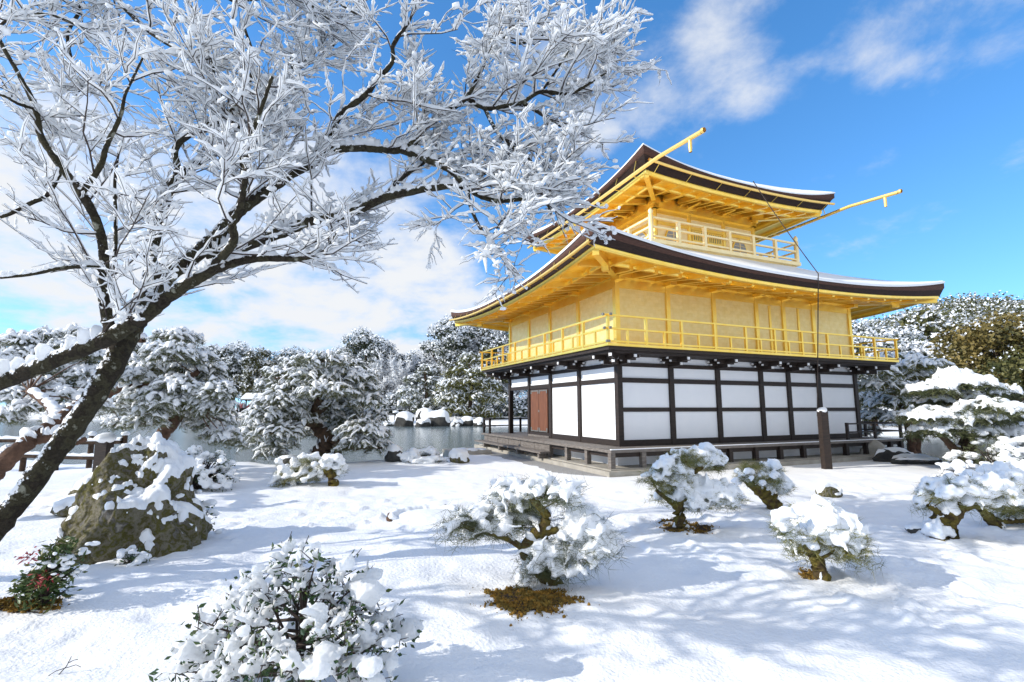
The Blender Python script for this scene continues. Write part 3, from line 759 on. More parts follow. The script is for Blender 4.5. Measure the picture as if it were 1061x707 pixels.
# long rain gutters along two eaves, projecting far past the corner
for sx in (-1, 1):
    x = CX + sx * (UE + .04)
    ys = np.linspace(CY + 3.9, CY - 6.85 if sx < 0 else CY - 6.55, 14); z = 9.10 - .12 * np.cos((ys - CY) / 4.2) * (np.abs(ys - CY) < 4.5) + np.where(sx < 0, .02, .06) - .075 * np.maximum(CY - 4.4 - ys, 0)
    P = np.stack([np.full_like(ys, x), ys, z], -1)
    g = Geo(); g.tubes([P], [np.linspace(.045, .064, 14)], 10)
    e = P[-1]; g.tubes([[e, e + [0, -.05, 0.01], e + [0, -.1, .0]]], [[.065, .078, .065]], 10)
    gut = part(g, 'rain_gutter', GOLDS)
    g = Geo(); g.tubes([[e + [0, .42, -.02], e + [0, .42, -.2], e + [0, .42, -.36]]], [[.05, .05, .042]], 10);
    part(g, 'spout', GOLDS, gut)
    for y_ in np.arange(CY - 4.0, CY + 4, 1.0):
        g = Geo(); zz_ = np.interp(-y_, -ys, z); g.beam([x, y_, zz_ - .09], [x - sx * .35, y_, 8.96], .02, .02)
        g.beam([x, y_, zz_ + .09], [x - sx * .1, y_, 9.3 + .3 * (abs(y_ - CY) / 4.45) ** 2.6], .02, .02)
        part(g, 'gutter_strap', GOLD, gut)
ys = np.linspace(-4.3, 4.3, 14)
g = Geo(); P = np.stack([CX + ys, np.full(14, CY - UE - .05), 9.16 + .2 * (np.abs(ys) / 4.4) ** 2.2], -1); g.tubes([P], [np.full(14, .045)], 8); gut = part(g, 'rain_gutter', GOLDS)
for y_ in np.arange(-3.9, 4, 1.3):
    g = Geo(); zz_ = 9.16 + .2 * (abs(y_) / 4.4) ** 2.2; g.beam([CX + y_, CY - UE - .05, zz_ - .03], [CX + y_, CY - UE + .28, 8.98 + .1 * (abs(y_) / 4.4) ** 2], .014, .014); part(g, 'gutter_strap', GOLD, gut)
g = Geo(); P = []
ys = np.linspace(LL + 2.1, -2.1, 16); P = np.stack([np.full(16, -2.2), ys, 5.46 + .36 * (np.abs(ys - CY) / EB) ** 2.2], -1); g.tubes([P], [np.full(16, .045)], 8); gut = part(g, 'rain_gutter', GOLDS)
for y_ in np.arange(-1.9, LL + 2, .87):
    g = Geo(); zz_ = 5.46 + .36 * (abs(y_ - CY) / EB) ** 2.2; g.beam([-2.2, y_, zz_], [-1.95, y_, zz_ - .03], .025, .025); g.beam([-2.2, y_, zz_], [-2.13, y_, zz_ + .2], .02, .02); part(g, 'gutter_strap', GOLD, gut)

# lightning cable and the tarred post it runs into
post_xy = at(857, 487, 14.39)
t = thing('cable_post', 'tall dark wooden post capped with snow where a black cable comes down', 'post', (post_xy[0], post_xy[1], 0))
g = Geo(); g.box(-.10, .10, -.10, .10, -.2, 1.66); part(g, 'post_shaft', DARKW, t)
g = Geo(); g.blobs([(0, 0, 1.67)], [(.13, .13, .09)], 3, .12, rn); part(g, 'snow_cap', SNOW, t)
def pw(a, b, z): x, y = pav(a, b); return np.array([x, y, z])
g = Geo(); A = pw(CX + .05, CY - UE - .12, 9.42); B = pw(5.9, -2.2, 5.82); D = np.array([post_xy[0] - .06, post_xy[1] + .15, 1.5])
P = np.array([A + (B - A) * q - np.array([0, 0, .25 * q * (1 - q)]) for q in np.linspace(0, 1, 8)] + [B + (D - B) * q for q in np.linspace(.1, 1, 6)])
g.tubes([P], [np.full(len(P), .015)], 6); tag(g.build('lightning_cable', TWIG), 'thin black cable hanging from the upper eave past the lower eave to the post', 'cable')


# ------------------------------------------------------------------ plants: builders
def snow_clumps(g, c, r, rng, flat=.6, n=1, amp=.22, mat=0):
    c = np.asarray(c, float).reshape(-1, 3); k = len(c); s_ = rng.uniform(.65, 1.3, k)[:, None] * r
    g.blobs(c, np.concatenate([s_ * rng.uniform(.8, 1.35, (k, 1)), s_ * rng.uniform(.8, 1.35, (k, 1)), s_ * flat * rng.uniform(.8, 1.2, (k, 1))], 1), n, amp, rng, mat)


def limb_mesh(g, limbs, d, rng, sides=9, rough=.12, mat=0):
    """limbs: rows of (u, v, depth offset, radius px) in the photo"""
    out = []
    for lb in limbs:
        P = np.array([[*at(u, v, d + do), r * mpp(d + do)] for u, v, do, r in lb]); Q = spline(P, 7)
        rad = np.maximum(Q[:, 3], .003) * (1 + rough * rng.uniform(-1, 1, len(Q)))
        Q[:, :3] += rng.normal(size=(len(Q), 3)) * rad[:, None] * .08
        g.tubes([Q[:, :3]], [rad], sides, mat); out.append((Q[:, :3], rad))
    return out


def limb_snow(g, paths, rng, k=1.0, keep=.85, mat=0, minr=0., rise=.3, hk=.95):
    for P, rad in paths:
        if len(P) < 4: continue
        Q = spline(np.concatenate([P, rad[:, None]], 1), 3); P2, r2 = Q[:, :3], np.maximum(Q[:, 3], .002)
        m = np.clip(vnoise(np.stack([np.arange(len(P2)) * .35, np.full(len(P2), rng.uniform(0, 99)), np.zeros(len(P2))], -1)) * 1.2 + keep, .05, 1.25)
        T = np.abs(nrm(np.gradient(P2, axis=0))[:, 2]); m = m * np.clip((.92 - T) / .4, .05, 1)
        w = np.maximum(r2 * k, minr) * m * (1 + .18 * rng.uniform(-1, 1, len(P2))); w[0] *= .3; w[-1] *= .3
        g.tubes([P2], [w], 10, mat, snow=True, base=r2[None], rise=rise, hk=hk)


def cloud_pine(name, label, d, limbs, pads, seed, bark, needle=NEEDLE, base=None, tuft=.16, width=.02, nk=12, dens=1.0, snow_r=.12, cover=.8, spread=1.0, snow_n=1, cat='pine tree', group=None,
               fuse=0., limbk=1.0, twig=.012, flat=.55, droop=.15, sprig=1.9, vj=.42, patchy=0., clump=1.1, sag=.35):
    rng = np.random.default_rng(seed)
    if base is None: u, v, do, _ = limbs[0][0]; base = at(u, v, d + do)
    rt = thing(name, label, cat, tuple(base), 0, group)
    g = Geo(); paths = limb_mesh(g, limbs, d, rng); allp = np.concatenate([p for p, _ in paths])
    fg = Geo(); sg = Geo(); tw = []
    px = mpp(d)
    for pad in pads:
        u, v, rx, ry = pad[:4]; do = pad[4] if len(pad) > 4 else rng.uniform(-1, 1) * spread
        c = at(u, v, d + do); ax, az_ = rx * px, ry * px; ay = ax * .8
        k = max(6, int(dens * rx * ry * 3.14 / 12))
        a = rng.uniform(0, 6.28, k); rr = np.sqrt(rng.uniform(0, 1, k))
        o = np.stack([np.cos(a) * rr * ax, np.sin(a) * rr * ay, (1 - rr ** 2) * az_ * 1.1 - az_ * .6 + rng.normal(size=k) * az_ * vj], -1)
        p = c + o
        dr = nrm(np.stack([o[:, 0] / ax, o[:, 1] / ay, np.zeros(k)], -1) * .8 + rng.normal(size=(k, 3)) * [.55, .55, .22] + [0, 0, -.12]); sl = tuft * sprig * rng.uniform(.6, 1.3, (k, 1, 1))
        tt = np.linspace(-.5, .5, 5)[None, :, None]; S_ = p[:, None] + dr[:, None] * tt * sl + np.array([0, 0, 1.]) * (-sag * (tt + .5) ** 2 * sl) + rng.normal(size=(k, 5, 3)) * tuft * .05
        nk2 = max(3, nk // 3)
        for j_ in (1, 2, 3, 4): fg.needles(S_[:, j_], tuft, width, nk2, rng, .12, 0, droop)
        m_ = rng.uniform(0, 1, k) < cover * (1 - patchy * max(0, vnoise(np.array([[u * .06, v * .09, seed]]))[0] + .25 + .5 * (pad[0] < np.mean([q_[0] for q_ in pads]))) * 1.1) if patchy else rng.uniform(0, 1, k) < cover; Sn = S_[m_] + [0, 0, tuft * .16]
        if len(Sn):
            lump = rng.lognormal(0, .33, (len(Sn), 5)) * np.array([.55, 1, 1.1, .95, .45]) * rng.uniform(.6, 1.3, (len(Sn), 1)); sg.tubes(Sn, snow_r * lump, 7, 0, True, np.full((len(Sn), 5), .01))
            if snow_n > 1 or fuse: snow_clumps(sg, Sn[rng.uniform(0, 1, len(Sn)) < .6][:, 2], snow_r * clump, rng, flat, max(1, snow_n))
        # twigs from the nearest limb into the pad
        j = np.argmin(((allp - c) ** 2).sum(1)); q = allp[j]
        tw.append(np.array([q, q + (c - q) * .5 + rng.normal(size=3) * .03 * d / 5, c - [0, 0, az_ * .6]]))
        for e in p[rng.integers(0, k, 3 + k // 14)]: tw.append(np.array([c - [0, 0, az_ * .6], c * .5 + e * .5 - [0, 0, az_ * .5], e - [0, 0, tuft * .2]]))
    if tw:
        tw = np.array(tw); g.tubes(tw, np.broadcast_to(np.array([1.3, .9, .4]) * twig, tw.shape[:2]), 5)
    limb_snow(sg, paths, rng, 1.15 * limbk, .75)
    g.build('trunk', bark, rt, rel=True); fg.build('needles', needle, rt, rel=True)
    o = sg.build('snow', SNOW, rt, rel=True)
    if fuse: melt(o, fuse, 4, fuse * 1.3, fuse * 3.2)
    return rt


def shrub(name, label, c, rx, ry, rz, seed, leaf=GLOSS, k=60, snow_r=.09, cover=.75, leafl=.06, cat='shrub', fuse=.02, stems=7, group=None, stem_mat=TWIG, flat=.7, leafn=8, leafw=.4):
    rng = np.random.default_rng(seed); c = np.asarray(c, float); rt = thing(name, label, cat, tuple(c), 0, group)
    th = rng.uniform(0, 6.28, k); el_ = np.arcsin(rng.uniform(.05, 1, k)); rr = rng.uniform(.45, 1, k) ** .5
    p = c + np.stack([np.cos(th) * np.cos(el_) * rr * rx, np.sin(th) * np.cos(el_) * rr * ry, np.sin(el_) * rr * rz], -1)
    g = Geo(); P = []
    for i, e in enumerate(p):
        b = c + np.array([rng.normal() * .06 * rx, rng.normal() * .06 * ry, -.05]); P.append([b, b + (e - b) * .4 + [0, 0, rz * .12], b + (e - b) * .75 + [0, 0, rz * .08], e])
    P = np.array(P); g.tubes(P, np.broadcast_to(np.array([1, .8, .5, .25]) * .012 * (rx / .8) ** .5, P.shape[:2]), 5)
    g.build('stems', stem_mat, rt, rel=True)
    lg = Geo(); lp = np.repeat(p, leafn, 0) + rng.normal(size=(k * leafn, 3)) * snow_r * .8 - [0, 0, snow_r * .35]
    lg.leaves(lp, leafl, leafl * leafw, rng, 0, -.1); lg.build('leaves', leaf, rt, rel=True)
    sg = Geo(); q = p[rng.uniform(0, 1, k) < cover]
    for _ in range(2): snow_clumps(sg, q + rng.normal(size=q.shape) * snow_r * .55 + [0, 0, snow_r * .4], snow_r, rng, flat, 2)
    o = sg.build('snow', SNOW, rt, rel=True)
    if fuse: melt(o, fuse, 3, fuse * .9, fuse * 5)
    return rt


def boulder(name, label, c, size, seed, mat=ROCK, n=4, snow=.5, thick=.06, crag=.28, cat='rock', rotz=0., group=None, peak=None, part_name='rock', cone=0.):
    """a craggy stone with snow lying where its surface faces up"""
    rng = np.random.default_rng(seed); v, f = ICO[n]; v = v.copy()
    for _ in range(11):                                     # split faces
        d = nrm(rng.normal(size=3)); h = rng.uniform(.62, .92); over = np.maximum(v @ d - h, 0); v = v - over[:, None] * d * .92
    v = v * (1 + crag * .5 * fbm(v * 1.4 + seed * 3.1, 4) + crag * .16 * fbm(v * 6 + seed, 3))[:, None]
    if peak is not None: v[:, 0] += peak * np.maximum(v[:, 2], 0)
    if cone: v[:, :2] *= (1 - cone * np.clip(v[:, 2:3], -.2, 1))
    v = v * np.array(size); ca, sa = math.cos(rotz), math.sin(rotz)
    v = np.stack([v[:, 0] * ca - v[:, 1] * sa, v[:, 0] * sa + v[:, 1] * ca, v[:, 2]], -1)
    rt = thing(name, label, cat, tuple(c), 0, group)
    g = Geo(); g.add(v, f); g.build(part_name, mat, rt)
    if snow:
        fn = np.cross(v[f[:, 1]] - v[f[:, 0]], v[f[:, 2]] - v[f[:, 0]]); vn = np.zeros_like(v)
        for i in range(3): np.add.at(vn, f[:, i], fn)
        vn = nrm(vn); sz = max(size)
        m = vn[:, 2] + .42 * fbm(v / sz * 2.3 + 40 + seed, 4) + .22 * fbm(v / sz * 8 + 7, 2) + .25 * (v[:, 2] / size[2] - .4)
        k = sstep(1.05 - snow, 1.30 - snow, m) - .25
        w = v + nrm(vn * .5 + np.array([0, 0, .8])) * (k * thick * 1.3)[:, None]
        keep = (k[f] > -.24).any(1)
        g = Geo(); g.add(w, f[keep]); o = g.build('snow', SNOW, rt)
    return rt


def broad_tree(name, label, cat, loc, h, w, seed, leaf, lobes=46, per=42, leafl=.5, snowk=.6, group=None, trunk=True, hollow=.55, snow_mat=SNOWFAR, low=.18, snowl=1.):
    """evergreen whose crown is many leaf clumps with snow lying on the clumps"""
    rng = np.random.default_rng(seed); rt = thing(name, label, cat, loc, 0, group)
    th = rng.uniform(0, 6.28, lobes); cz = rng.uniform(-.85, 1, lobes); r = np.sqrt(1 - cz ** 2) * rng.uniform(hollow, 1, lobes)
    c = np.stack([np.cos(th) * r * w, np.sin(th) * r * w, h * (low + (1 - low) * (cz * .5 + .5))], -1); lr = w * rng.uniform(.22, .42, lobes)
    g = Geo()
    if trunk:
        g.tubes([[(0, 0, -.5), (0, 0, h * .25), (w * .1, 0, h * .6), (0, 0, h * .9)]], [[w * .09, w * .075, w * .05, w * .02]], 7)
        P = np.array([[(0, 0, h * .3), c[i] * .5 + [0, 0, h * .12], c[i]] for i in range(0, lobes, 3)]); g.tubes(P, np.broadcast_to(np.array([.03, .02, .008]) * w, P.shape[:2]), 5)
        g.build('trunk', PINEB, rt)
    fg = Geo(); sg = Geo()
    d = nrm(rng.normal(size=(lobes, per, 3))); p = c[:, None] + d * lr[:, None, None] * rng.uniform(.5, 1, (lobes, per, 1)) * [1, 1, .75]
    fg.leaves(p.reshape(-1, 3), leafl, leafl * .75, rng)
    up = d[..., 2] > .05; sp = (c[:, None] + d * lr[:, None, None] * [1.02, 1.02, .82])[up]; sp = sp[rng.uniform(0, 1, len(sp)) < snowk]
    sg.leaves(sp, leafl * 1.25 * snowl, leafl * .95 * snowl, rng, 0, .05, (0, 0, 1))
    sg.leaves(sp + rng.normal(size=sp.shape) * leafl * .4, leafl * snowl, leafl * .8 * snowl, rng, 0, .05)
    fg.build('leaves', leaf, rt); sg.build('snow', snow_mat, rt)
    return rt


def frosted_tree(name, label, cat, loc, h, w, seed, group=None, k=26):
    """leafless tree with snow on every twig"""
    rng = np.random.default_rng(seed); rt = thing(name, label, cat, loc, 0, group)
    g = Geo(); sg = Geo(); g.tubes([[(0, 0, -.5), (.1, 0, h * .3), (0, .1, h * .55)]], [[w * .06, w * .05, w * .03]], 7)
    th = rng.uniform(0, 6.28, k); el_ = rng.uniform(.2, 1.4, k); ln = rng.uniform(.55, 1, k)
    e = np.stack([np.cos(th) * np.cos(el_) * w, np.sin(th) * np.cos(el_) * w, h * .35 + np.sin(el_) * h * .65], -1) * ln[:, None]
    b0 = np.stack([np.zeros(k), np.zeros(k), rng.uniform(.2, .55, k) * h], -1)
    P = np.stack([b0, b0 * .55 + e * .45 + [0, 0, .05 * h], e], 1); g.tubes(P, np.broadcast_to(np.array([.025, .015, .006]) * w, P.shape[:2]), 5)
    m = 110; t = rng.uniform(.25, 1, (k, m, 1)); o = b0[:, None] * (1 - t) + e[:, None] * t
    d = nrm(rng.normal(size=(k, m, 3)) + [0, 0, .35] + nrm(e - b0)[:, None] * .6) * w * rng.uniform(.08, .24, (k, m, 1))
    T = np.stack([o, o + d * .5 + [0, 0, .02 * w], o + d], 2).reshape(-1, 3, 3); sg.tubes(T, np.broadcast_to(np.array([.012, .011, .005]) * w, T.shape[:2]) * rng.uniform(.7, 1.5, (len(T), 1)), 3)
    T = T[::3]; g.tubes(T - [0, 0, .012 * w], np.broadcast_to(np.array([.005, .004, .002]) * w, T.shape[:2]), 3)
    g.build('branches', PINEB, rt); sg.build('snow', SNOWFAR, rt)
    return rt


# ------------------------------------------------------------------ far shore across the pond
def spot(u, d): p = at(u, 433, d); return (p[0], p[1], gz(p[0], p[1]))


FARG = 'trees on the far shore of the pond'
protos = [
    broad_tree('evergreen_tree', 'tall dark evergreen tree with snow on its clumps, beyond the pond', 'tree', spot(470, 84), 15, 5.5, 1, LEAFD, 70, 110, .42, .8, FARG),
    broad_tree('evergreen_tree', 'olive green evergreen tree with little snow, beyond the pond', 'tree', spot(266, 92), 11.0, 3.4, 2, LEAFG, 48, 110, .36, .30, FARG),
    frosted_tree('bare_tree', 'leafless tree white with snow on every twig, beyond the pond', 'tree', spot(395, 80), 10.5, 4.6, 3, FARG),
    broad_tree('evergreen_tree', 'round evergreen tree thickly whitened by snow, beyond the pond', 'tree', spot(222, 96), 12.5, 4.6, 4, LEAFD, 60, 110, .42, .9, FARG),
]
LABS = [p['label'] for p in protos]
rng = np.random.default_rng(11)
far = [(0, 375, 84, .87), (0, 392, 90, .82), (0, 455, 92, .78), (0, 500, 86, 1.0), (0, 535, 84, .95), (0, 240, 104, .9), (0, 300, 100, .8), (0, 350, 104, .82), (0, 60, 110, .95), (0, 15, 104, 1.0), (0, 130, 112, .9),
       (0, 430, 104, .78), (0, 330, 96, .72), (0, 560, 92, 1.0), (0, 600, 96, .95),
       (1, 510, 72, .85), (1, 480, 74, .75), (1, 330, 90, .7), (1, 180, 104, .9),
       (2, 415, 78, .85), (2, 360, 82, .95), (2, 440, 86, 1.0), (2, 318, 90, .9), (2, 532, 76, .95), (2, 495, 78, .8), (2, 465, 78, .75), (2, 285, 94, .8), (2, 205, 96, .9), (2, 155, 100, .95), (2, 100, 102, 1.0), (2, 345, 76, .7), (2, 380, 74, .62),
       (3, 205, 106, .95), (3, 280, 104, .85), (3, 320, 102, .8), (3, 400, 98, .8), (3, 425, 92, .7), (3, 520, 82, .7), (3, 170, 106, .9), (3, 90, 108, 1.0), (3, 40, 100, 1.0), (3, -20, 104, 1.0), (3, 445, 82, .6), (3, 360, 92, .75)]
for k_, u, d, sc in far:
    copy_thing(protos[k_], spot(u, d), rng.uniform(0, 6.28), (sc * rng.uniform(.9, 1.15), sc * rng.uniform(.9, 1.15), sc), LABS[k_], FARG)
# low planting along the far bank
bp0 = broad_tree('bank_shrub', 'low rounded shrub under snow at the foot of the far trees', 'shrub', spot(300, 88), 2.6, 2.2, 21, LEAFD, 22, 46, .36, .95, 'shrubs along the far bank', False, low=.0)
for u, d in [(282, 90), (318, 86), (335, 80), (352, 78), (366, 73), (392, 70), (418, 72), (446, 70), (474, 68), (498, 66), (522, 68), (545, 66), (225, 96), (205, 94), (150, 96), (110, 98), (60, 98), (20, 96), (430, 78), (460, 76), (510, 74), (404, 76), (378, 80), (306, 96), (570, 68)]:
    sc = rng.uniform(.7, 1.25); copy_thing(bp0, spot(u, d), rng.uniform(0, 6.28), (sc * 1.2, sc, sc), bp0['label'], bp0['group'])

# tea hut and visitors across the water
hx_, hy_, hz_ = spot(266, 88)
t = thing('garden_hut', 'small garden hut with a snow-covered pitched roof across the pond', 'hut', (hx_, hy_, hz_))
g = Geo()
for x in (-1.5, 1.5):
    for y in (-1, 1): gg = Geo(); gg.box(x - .08, x + .08, y - .08, y + .08, 0, 2.3); gg.build('post', DARKW, t)
g.add([(-2.1, -1.6, 2.25), (2.1, -1.6, 2.25), (2.1, 0, 3.2), (-2.1, 0, 3.2), (2.1, 1.6, 2.25), (-2.1, 1.6, 2.25), (-2.1, -1.6, 2.1), (2.1, -1.6, 2.1), (2.1, 1.6, 2.1), (-2.1, 1.6, 2.1)],
      [(0, 1, 2, 3), (3, 2, 4, 5), (6, 7, 1, 0), (8, 9, 5, 4), (9, 8, 7, 6)], 0, False); g.add([(2.1, -1.6, 2.25), (2.1, 1.6, 2.25), (2.1, 0, 3.2), (-2.1, 1.6, 2.25), (-2.1, -1.6, 2.25), (-2.1, 0, 3.2)], [(0, 1, 2), (3, 4, 5)], 0, False)
g.build('roof', DARKW, t)
g = Geo(); g.add([(-2.2, -1.7, 2.27), (2.2, -1.7, 2.27), (2.2, 0, 3.23), (-2.2, 0, 3.23), (2.2, 1.7, 2.27), (-2.2, 1.7, 2.27), (-2.2, -1.7, 2.45), (2.2, -1.7, 2.45), (2.2, 0, 3.43), (-2.2, 0, 3.43), (2.2, 1.7, 2.45), (-2.2, 1.7, 2.45)],
      [(6, 7, 8, 9), (9, 8, 10, 11), (0, 1, 7, 6), (4, 5, 11, 10), (1, 2, 8, 7), (2, 4, 10, 8), (3, 0, 6, 9), (5, 3, 9, 11)], 0, False); g.build('roof_snow', SNOW, t)
g = Geo(); g.box(-1.5, 1.5, .9, 1.0, 0, 2.2); g.build('wall', REDW, t)
CL = [material('coat_' + n_, [c_], .8) for n_, c_ in (('navy', (.03, .04, .09)), ('wine', (.22, .05, .06)), ('rose', (.5, .25, .28)), ('black', (.02, .02, .02)), ('grey', (.25, .27, .3)))]
SKIN = material('skin', [(.5, .32, .24)], .6); HAIR = material('hair', [(.02, .015, .012)], .6)
g = Geo(); rng = np.random.default_rng(8)
for i in range(26):
    u = rng.uniform(238, 277); x, y, z = spot(u, 84 + rng.uniform(0, 2.2)); hh = rng.uniform(1.5, 1.8); k_ = rng.integers(0, 5); s_ = hh / 1.7
    for sx in (-.1, .1): g.tubes([[(x + sx * .9, y, z), (x + sx, y, z + .45 * s_), (x + sx * .8, y, z + .85 * s_)]], [[.055, .065, .085]], 6, 3)
    g.tubes([[(x, y, z + .78 * s_), (x, y, z + 1.05 * s_), (x, y, z + 1.3 * s_), (x, y, z + 1.42 * s_), (x, y, z + 1.5 * s_)]], [[.17, .16, .2, .15, .05]], 8, k_)
    for sx in (-1, 1): g.tubes([[(x + sx * .19, y, z + 1.38 * s_), (x + sx * .25, y, z + 1.1 * s_), (x + sx * .22, y - .08, z + .82 * s_)]], [[.065, .055, .04]], 6, k_)
    g.blobs([(x, y, z + 1.6 * s_)], [(.085, .1, .12)], 1, .02, rng, 5); g.blobs([(x, y + .02, z + 1.65 * s_)], [(.095, .1, .09)], 1, .02, rng, 6)
tag(g.build('visitor_crowd', CL + [SKIN, HAIR]), 'crowd of visitors in dark winter coats beside the hut across the pond', 'crowd', kind='stuff')
x0, y0, z0 = spot(236, 83.2); x1, y1, z1 = spot(282, 83.2)
t = thing('shore_fence', 'low dark rail fence along the far shore in front of the visitors', 'fence', (x0, y0, z0))
g = Geo(); g.beam([0, 0, .9], [x1 - x0, 0, .9], .08, .1); g.build('rail', DARKW, t)
g = Geo(); g.beam([0, 0, .45], [x1 - x0, 0, .45], .08, .1); g.build('rail', DARKW, t)
for q in np.linspace(0, x1 - x0, 6): gg = Geo(); gg.box(q - .06, q + .06, -.06, .06, -.1, 1.0); gg.build('post', DARKW, t)

# islet of rocks in front of the far trees, with its pines
for i, (u, v, d, sx, sz, lab) in enumerate([(420, 441, 57, 1.5, 1.35, 'large dark shore rock with a snowy top, left of the islet group'), (441, 437, 58.5, 1.3, 1.9, 'tall dark rock under deep snow at the middle of the islet'), (455, 440, 57.5, 1.7, 1.5, 'broad dark rock with a sloping snow top right of the tallest islet rock'),
                                            (438, 444, 56, .95, .7, 'snow-buried boulder at the waterline in front of the tallest islet rock'), (485, 443, 58, 1.0, 1.0, 'dark rock at the right end of the islet shore'), (472, 445, 57, .9, .55, 'flat dark rock with snow between the broad rock and the right-end rock'),
                                            (391, 443, 60, 1.0, .6, 'low black rock with a thin snow cover at the left end of the islet shore'), (405, 445, 58, .8, .5, 'small low dark rock beside the large left islet rock'), (497, 444, 57, .8, .8, 'dark upright rock nearest the pavilion on the islet shore')]):
    p = at(u, 433, d); boulder('shore_rock', lab, (p[0], p[1], -.45 + sz * .25), (sx, sx * .8, sz), 100 + i, ROCKD, 3, .62, .22, group='rocks of the islet shore')
cloud_pine('islet_pine', 'upright pine with snowy level branches standing behind the islet rocks', 66, [[(441, 438, 0, 3.2), (440, 425, 0, 2.6), (442, 410, 0, 2), (440, 385, 0, 1)]],
           [(440, 382, 9, 4), (430, 392, 11, 4), (450, 394, 12, 4), (424, 404, 11, 4), (440, 402, 12, 4), (456, 406, 11, 4), (430, 414, 11, 3), (450, 416, 12, 4), (418, 416, 8, 3), (464, 414, 7, 3)], 31, PINEB, DUSTED, None, .36, .07, 14, 5, .13, .7, .8)
cloud_pine('islet_pine', 'broad green pine with spreading layers beside the right-end islet rock', 62, [[(488, 440, 0, 2.2), (487, 420, 0, 2), (489, 400, 0, 1.5), (486, 375, 0, .8)]],
           [(486, 372, 12, 5), (474, 384, 14, 4), (498, 384, 14, 4), (468, 398, 16, 5), (488, 396, 16, 4), (506, 398, 14, 5), (466, 412, 16, 4), (488, 410, 18, 4), (510, 412, 14, 4), (472, 424, 14, 4), (494, 424, 16, 4), (508, 428, 12, 4), (482, 436, 14, 3)], 32, PINEB, NEEDLEY, None, .36, .07, 16, 5, .12, .5, .9)
p = at(410, 433, 61); t = thing('stone_lantern', 'tiny snow-capped stone lantern on the bank left of the islet rocks', 'lantern', (p[0], p[1], .1))
g = Geo(); g.box(-.14, .14, -.14, .14, -.3, .75); g.box(-.26, .26, -.26, .26, .75, 1.05); g.build('stone', ROCKD, t); g = Geo(); g.blobs([(0, 0, 1.12)], [(.4, .4, .2)], 2, .1, rng); g.build('snow_cap', SNOW, t)

# ------------------------------------------------------------------ right bank behind the pavilion
GA = broad_tree('golden_evergreen', 'big golden-olive evergreen tree at the right edge behind the pond', 'tree', spot(1040, 38), 8.1, 4.2, 41, LEAFO, 90, 130, .30, .04, snowl=.7)
broad_tree('dark_evergreen', 'darker green evergreen tree in front of the hill, left of the golden one', 'tree', spot(968, 62), 12.6, 4.6, 42, LEAFG, 60, 90, .5, .25)
broad_tree('golden_evergreen', 'lower yellowish evergreen tree half behind the snowy pine at the right', 'tree', spot(1010, 40), 6.0, 3.0, 43, LEAFO, 60, 110, .26, .10, snowl=.7)
broad_tree('dark_evergreen', 'olive bushy evergreen at the far right, lower than the golden tree', 'tree', spot(1075, 34), 6.6, 3.2, 44, LEAFG, 60, 110, .28, .06, snowl=.7)
RB = 'snowy trees on the bank right of the pavilion'
for u, d, h_, w_, sd_, sk in ((905, 48, 8.0, 4.0, 45, .9), (930, 56, 9.5, 4.2, 46, .95), (958, 46, 6.8, 3.4, 47, .95), (890, 60, 11, 4.5, 48, .8), (985, 52, 7.5, 3.6, 49, .7)):
    broad_tree('snowy_tree', 'evergreen tree thickly whitened by snow on the bank right of the pavilion', 'tree', spot(u, d), h_, w_, sd_, LEAFD, 60, 110, .3, sk, RB)
cloud_pine('garden_pine', 'open red-trunked pine with snowy pads just right of the pavilion balcony', 23, [[(945, 470, 0, 4), (943, 450, 0, 3.6), (938, 430, .2, 3), (928, 412, 0, 2), (915, 404, 0, 1.2)], [(950, 470, .8, 4), (951, 440, .8, 4), (950, 415, .8, 3.8), (952, 392, .8, 3.2)], [(940, 436, 0, 2), (952, 424, -.3, 1.5), (965, 416, -.3, .8)]],
           [(930, 372, 26, 6), (955, 378, 28, 6), (905, 384, 22, 6), (940, 388, 30, 6), (975, 388, 18, 5), (915, 398, 26, 6), (948, 402, 26, 6), (900, 412, 18, 6), (925, 416, 26, 6), (955, 418, 20, 5), (905, 430, 20, 6), (935, 432, 18, 5), (898, 445, 14, 5), (960, 436, 14, 4)], 51, REDB, NEEDLEY, None, .2, .026, 14, 3.6, .075, .7, 1.2, limbk=.8, vj=.25)
cloud_pine('garden_pine', 'spreading pine with thick level snow pads and a dark trunk at the pond', 14.6, [[(998, 489, 0, 8), (1001, 470, 0, 7.2), (1003, 448, 0, 5.4), (998, 425, 0, 4), (985, 400, 0, 2)], [(1000, 474, 0, 5), (988, 464, -.2, 4), (976, 452, -.3, 2.5)], [(1003, 455, 0, 3.4), (1020, 440, .3, 2.2), (1034, 432, .4, 1.2)], [(999, 430, 0, 3), (978, 434, 0, 2), (962, 438, 0, 1)]],
           [(988, 388, 20, 6), (1000, 396, 30, 7), (965, 402, 24, 6), (1030, 404, 24, 7), (985, 412, 34, 8), (1022, 420, 30, 7), (960, 428, 26, 7), (998, 430, 34, 8), (1040, 428, 24, 8), (975, 442, 28, 7), (1010, 446, 22, 6), (1046, 446, 22, 7), (958, 446, 16, 5)], 52, PINEB, NEEDLE, None, .17, .02, 22, 3.0, .07, .68, .8, limbk=.8, vj=.2, fuse=.04)
shrub('dark_shrub', 'low dark green shrub with a little snow beside the trunk of the right pond-edge pine', at(1030, 490, 13.6) * [1, 1, 0], 1.1, .8, .9, 53, NEEDLE, 120, .10, .3, .12, leafn=16, fuse=0, leafw=.14)
shrub('snowy_bush', 'broad bush heaped with snow at the right edge beyond the right pond-edge pine', at(1056, 470, 12.8) * [1, 1, 0] + [.6, .3, 0], 1.0, .9, 1.0, 54, GLOSS, 190, .09, .85, .07, fuse=.025)
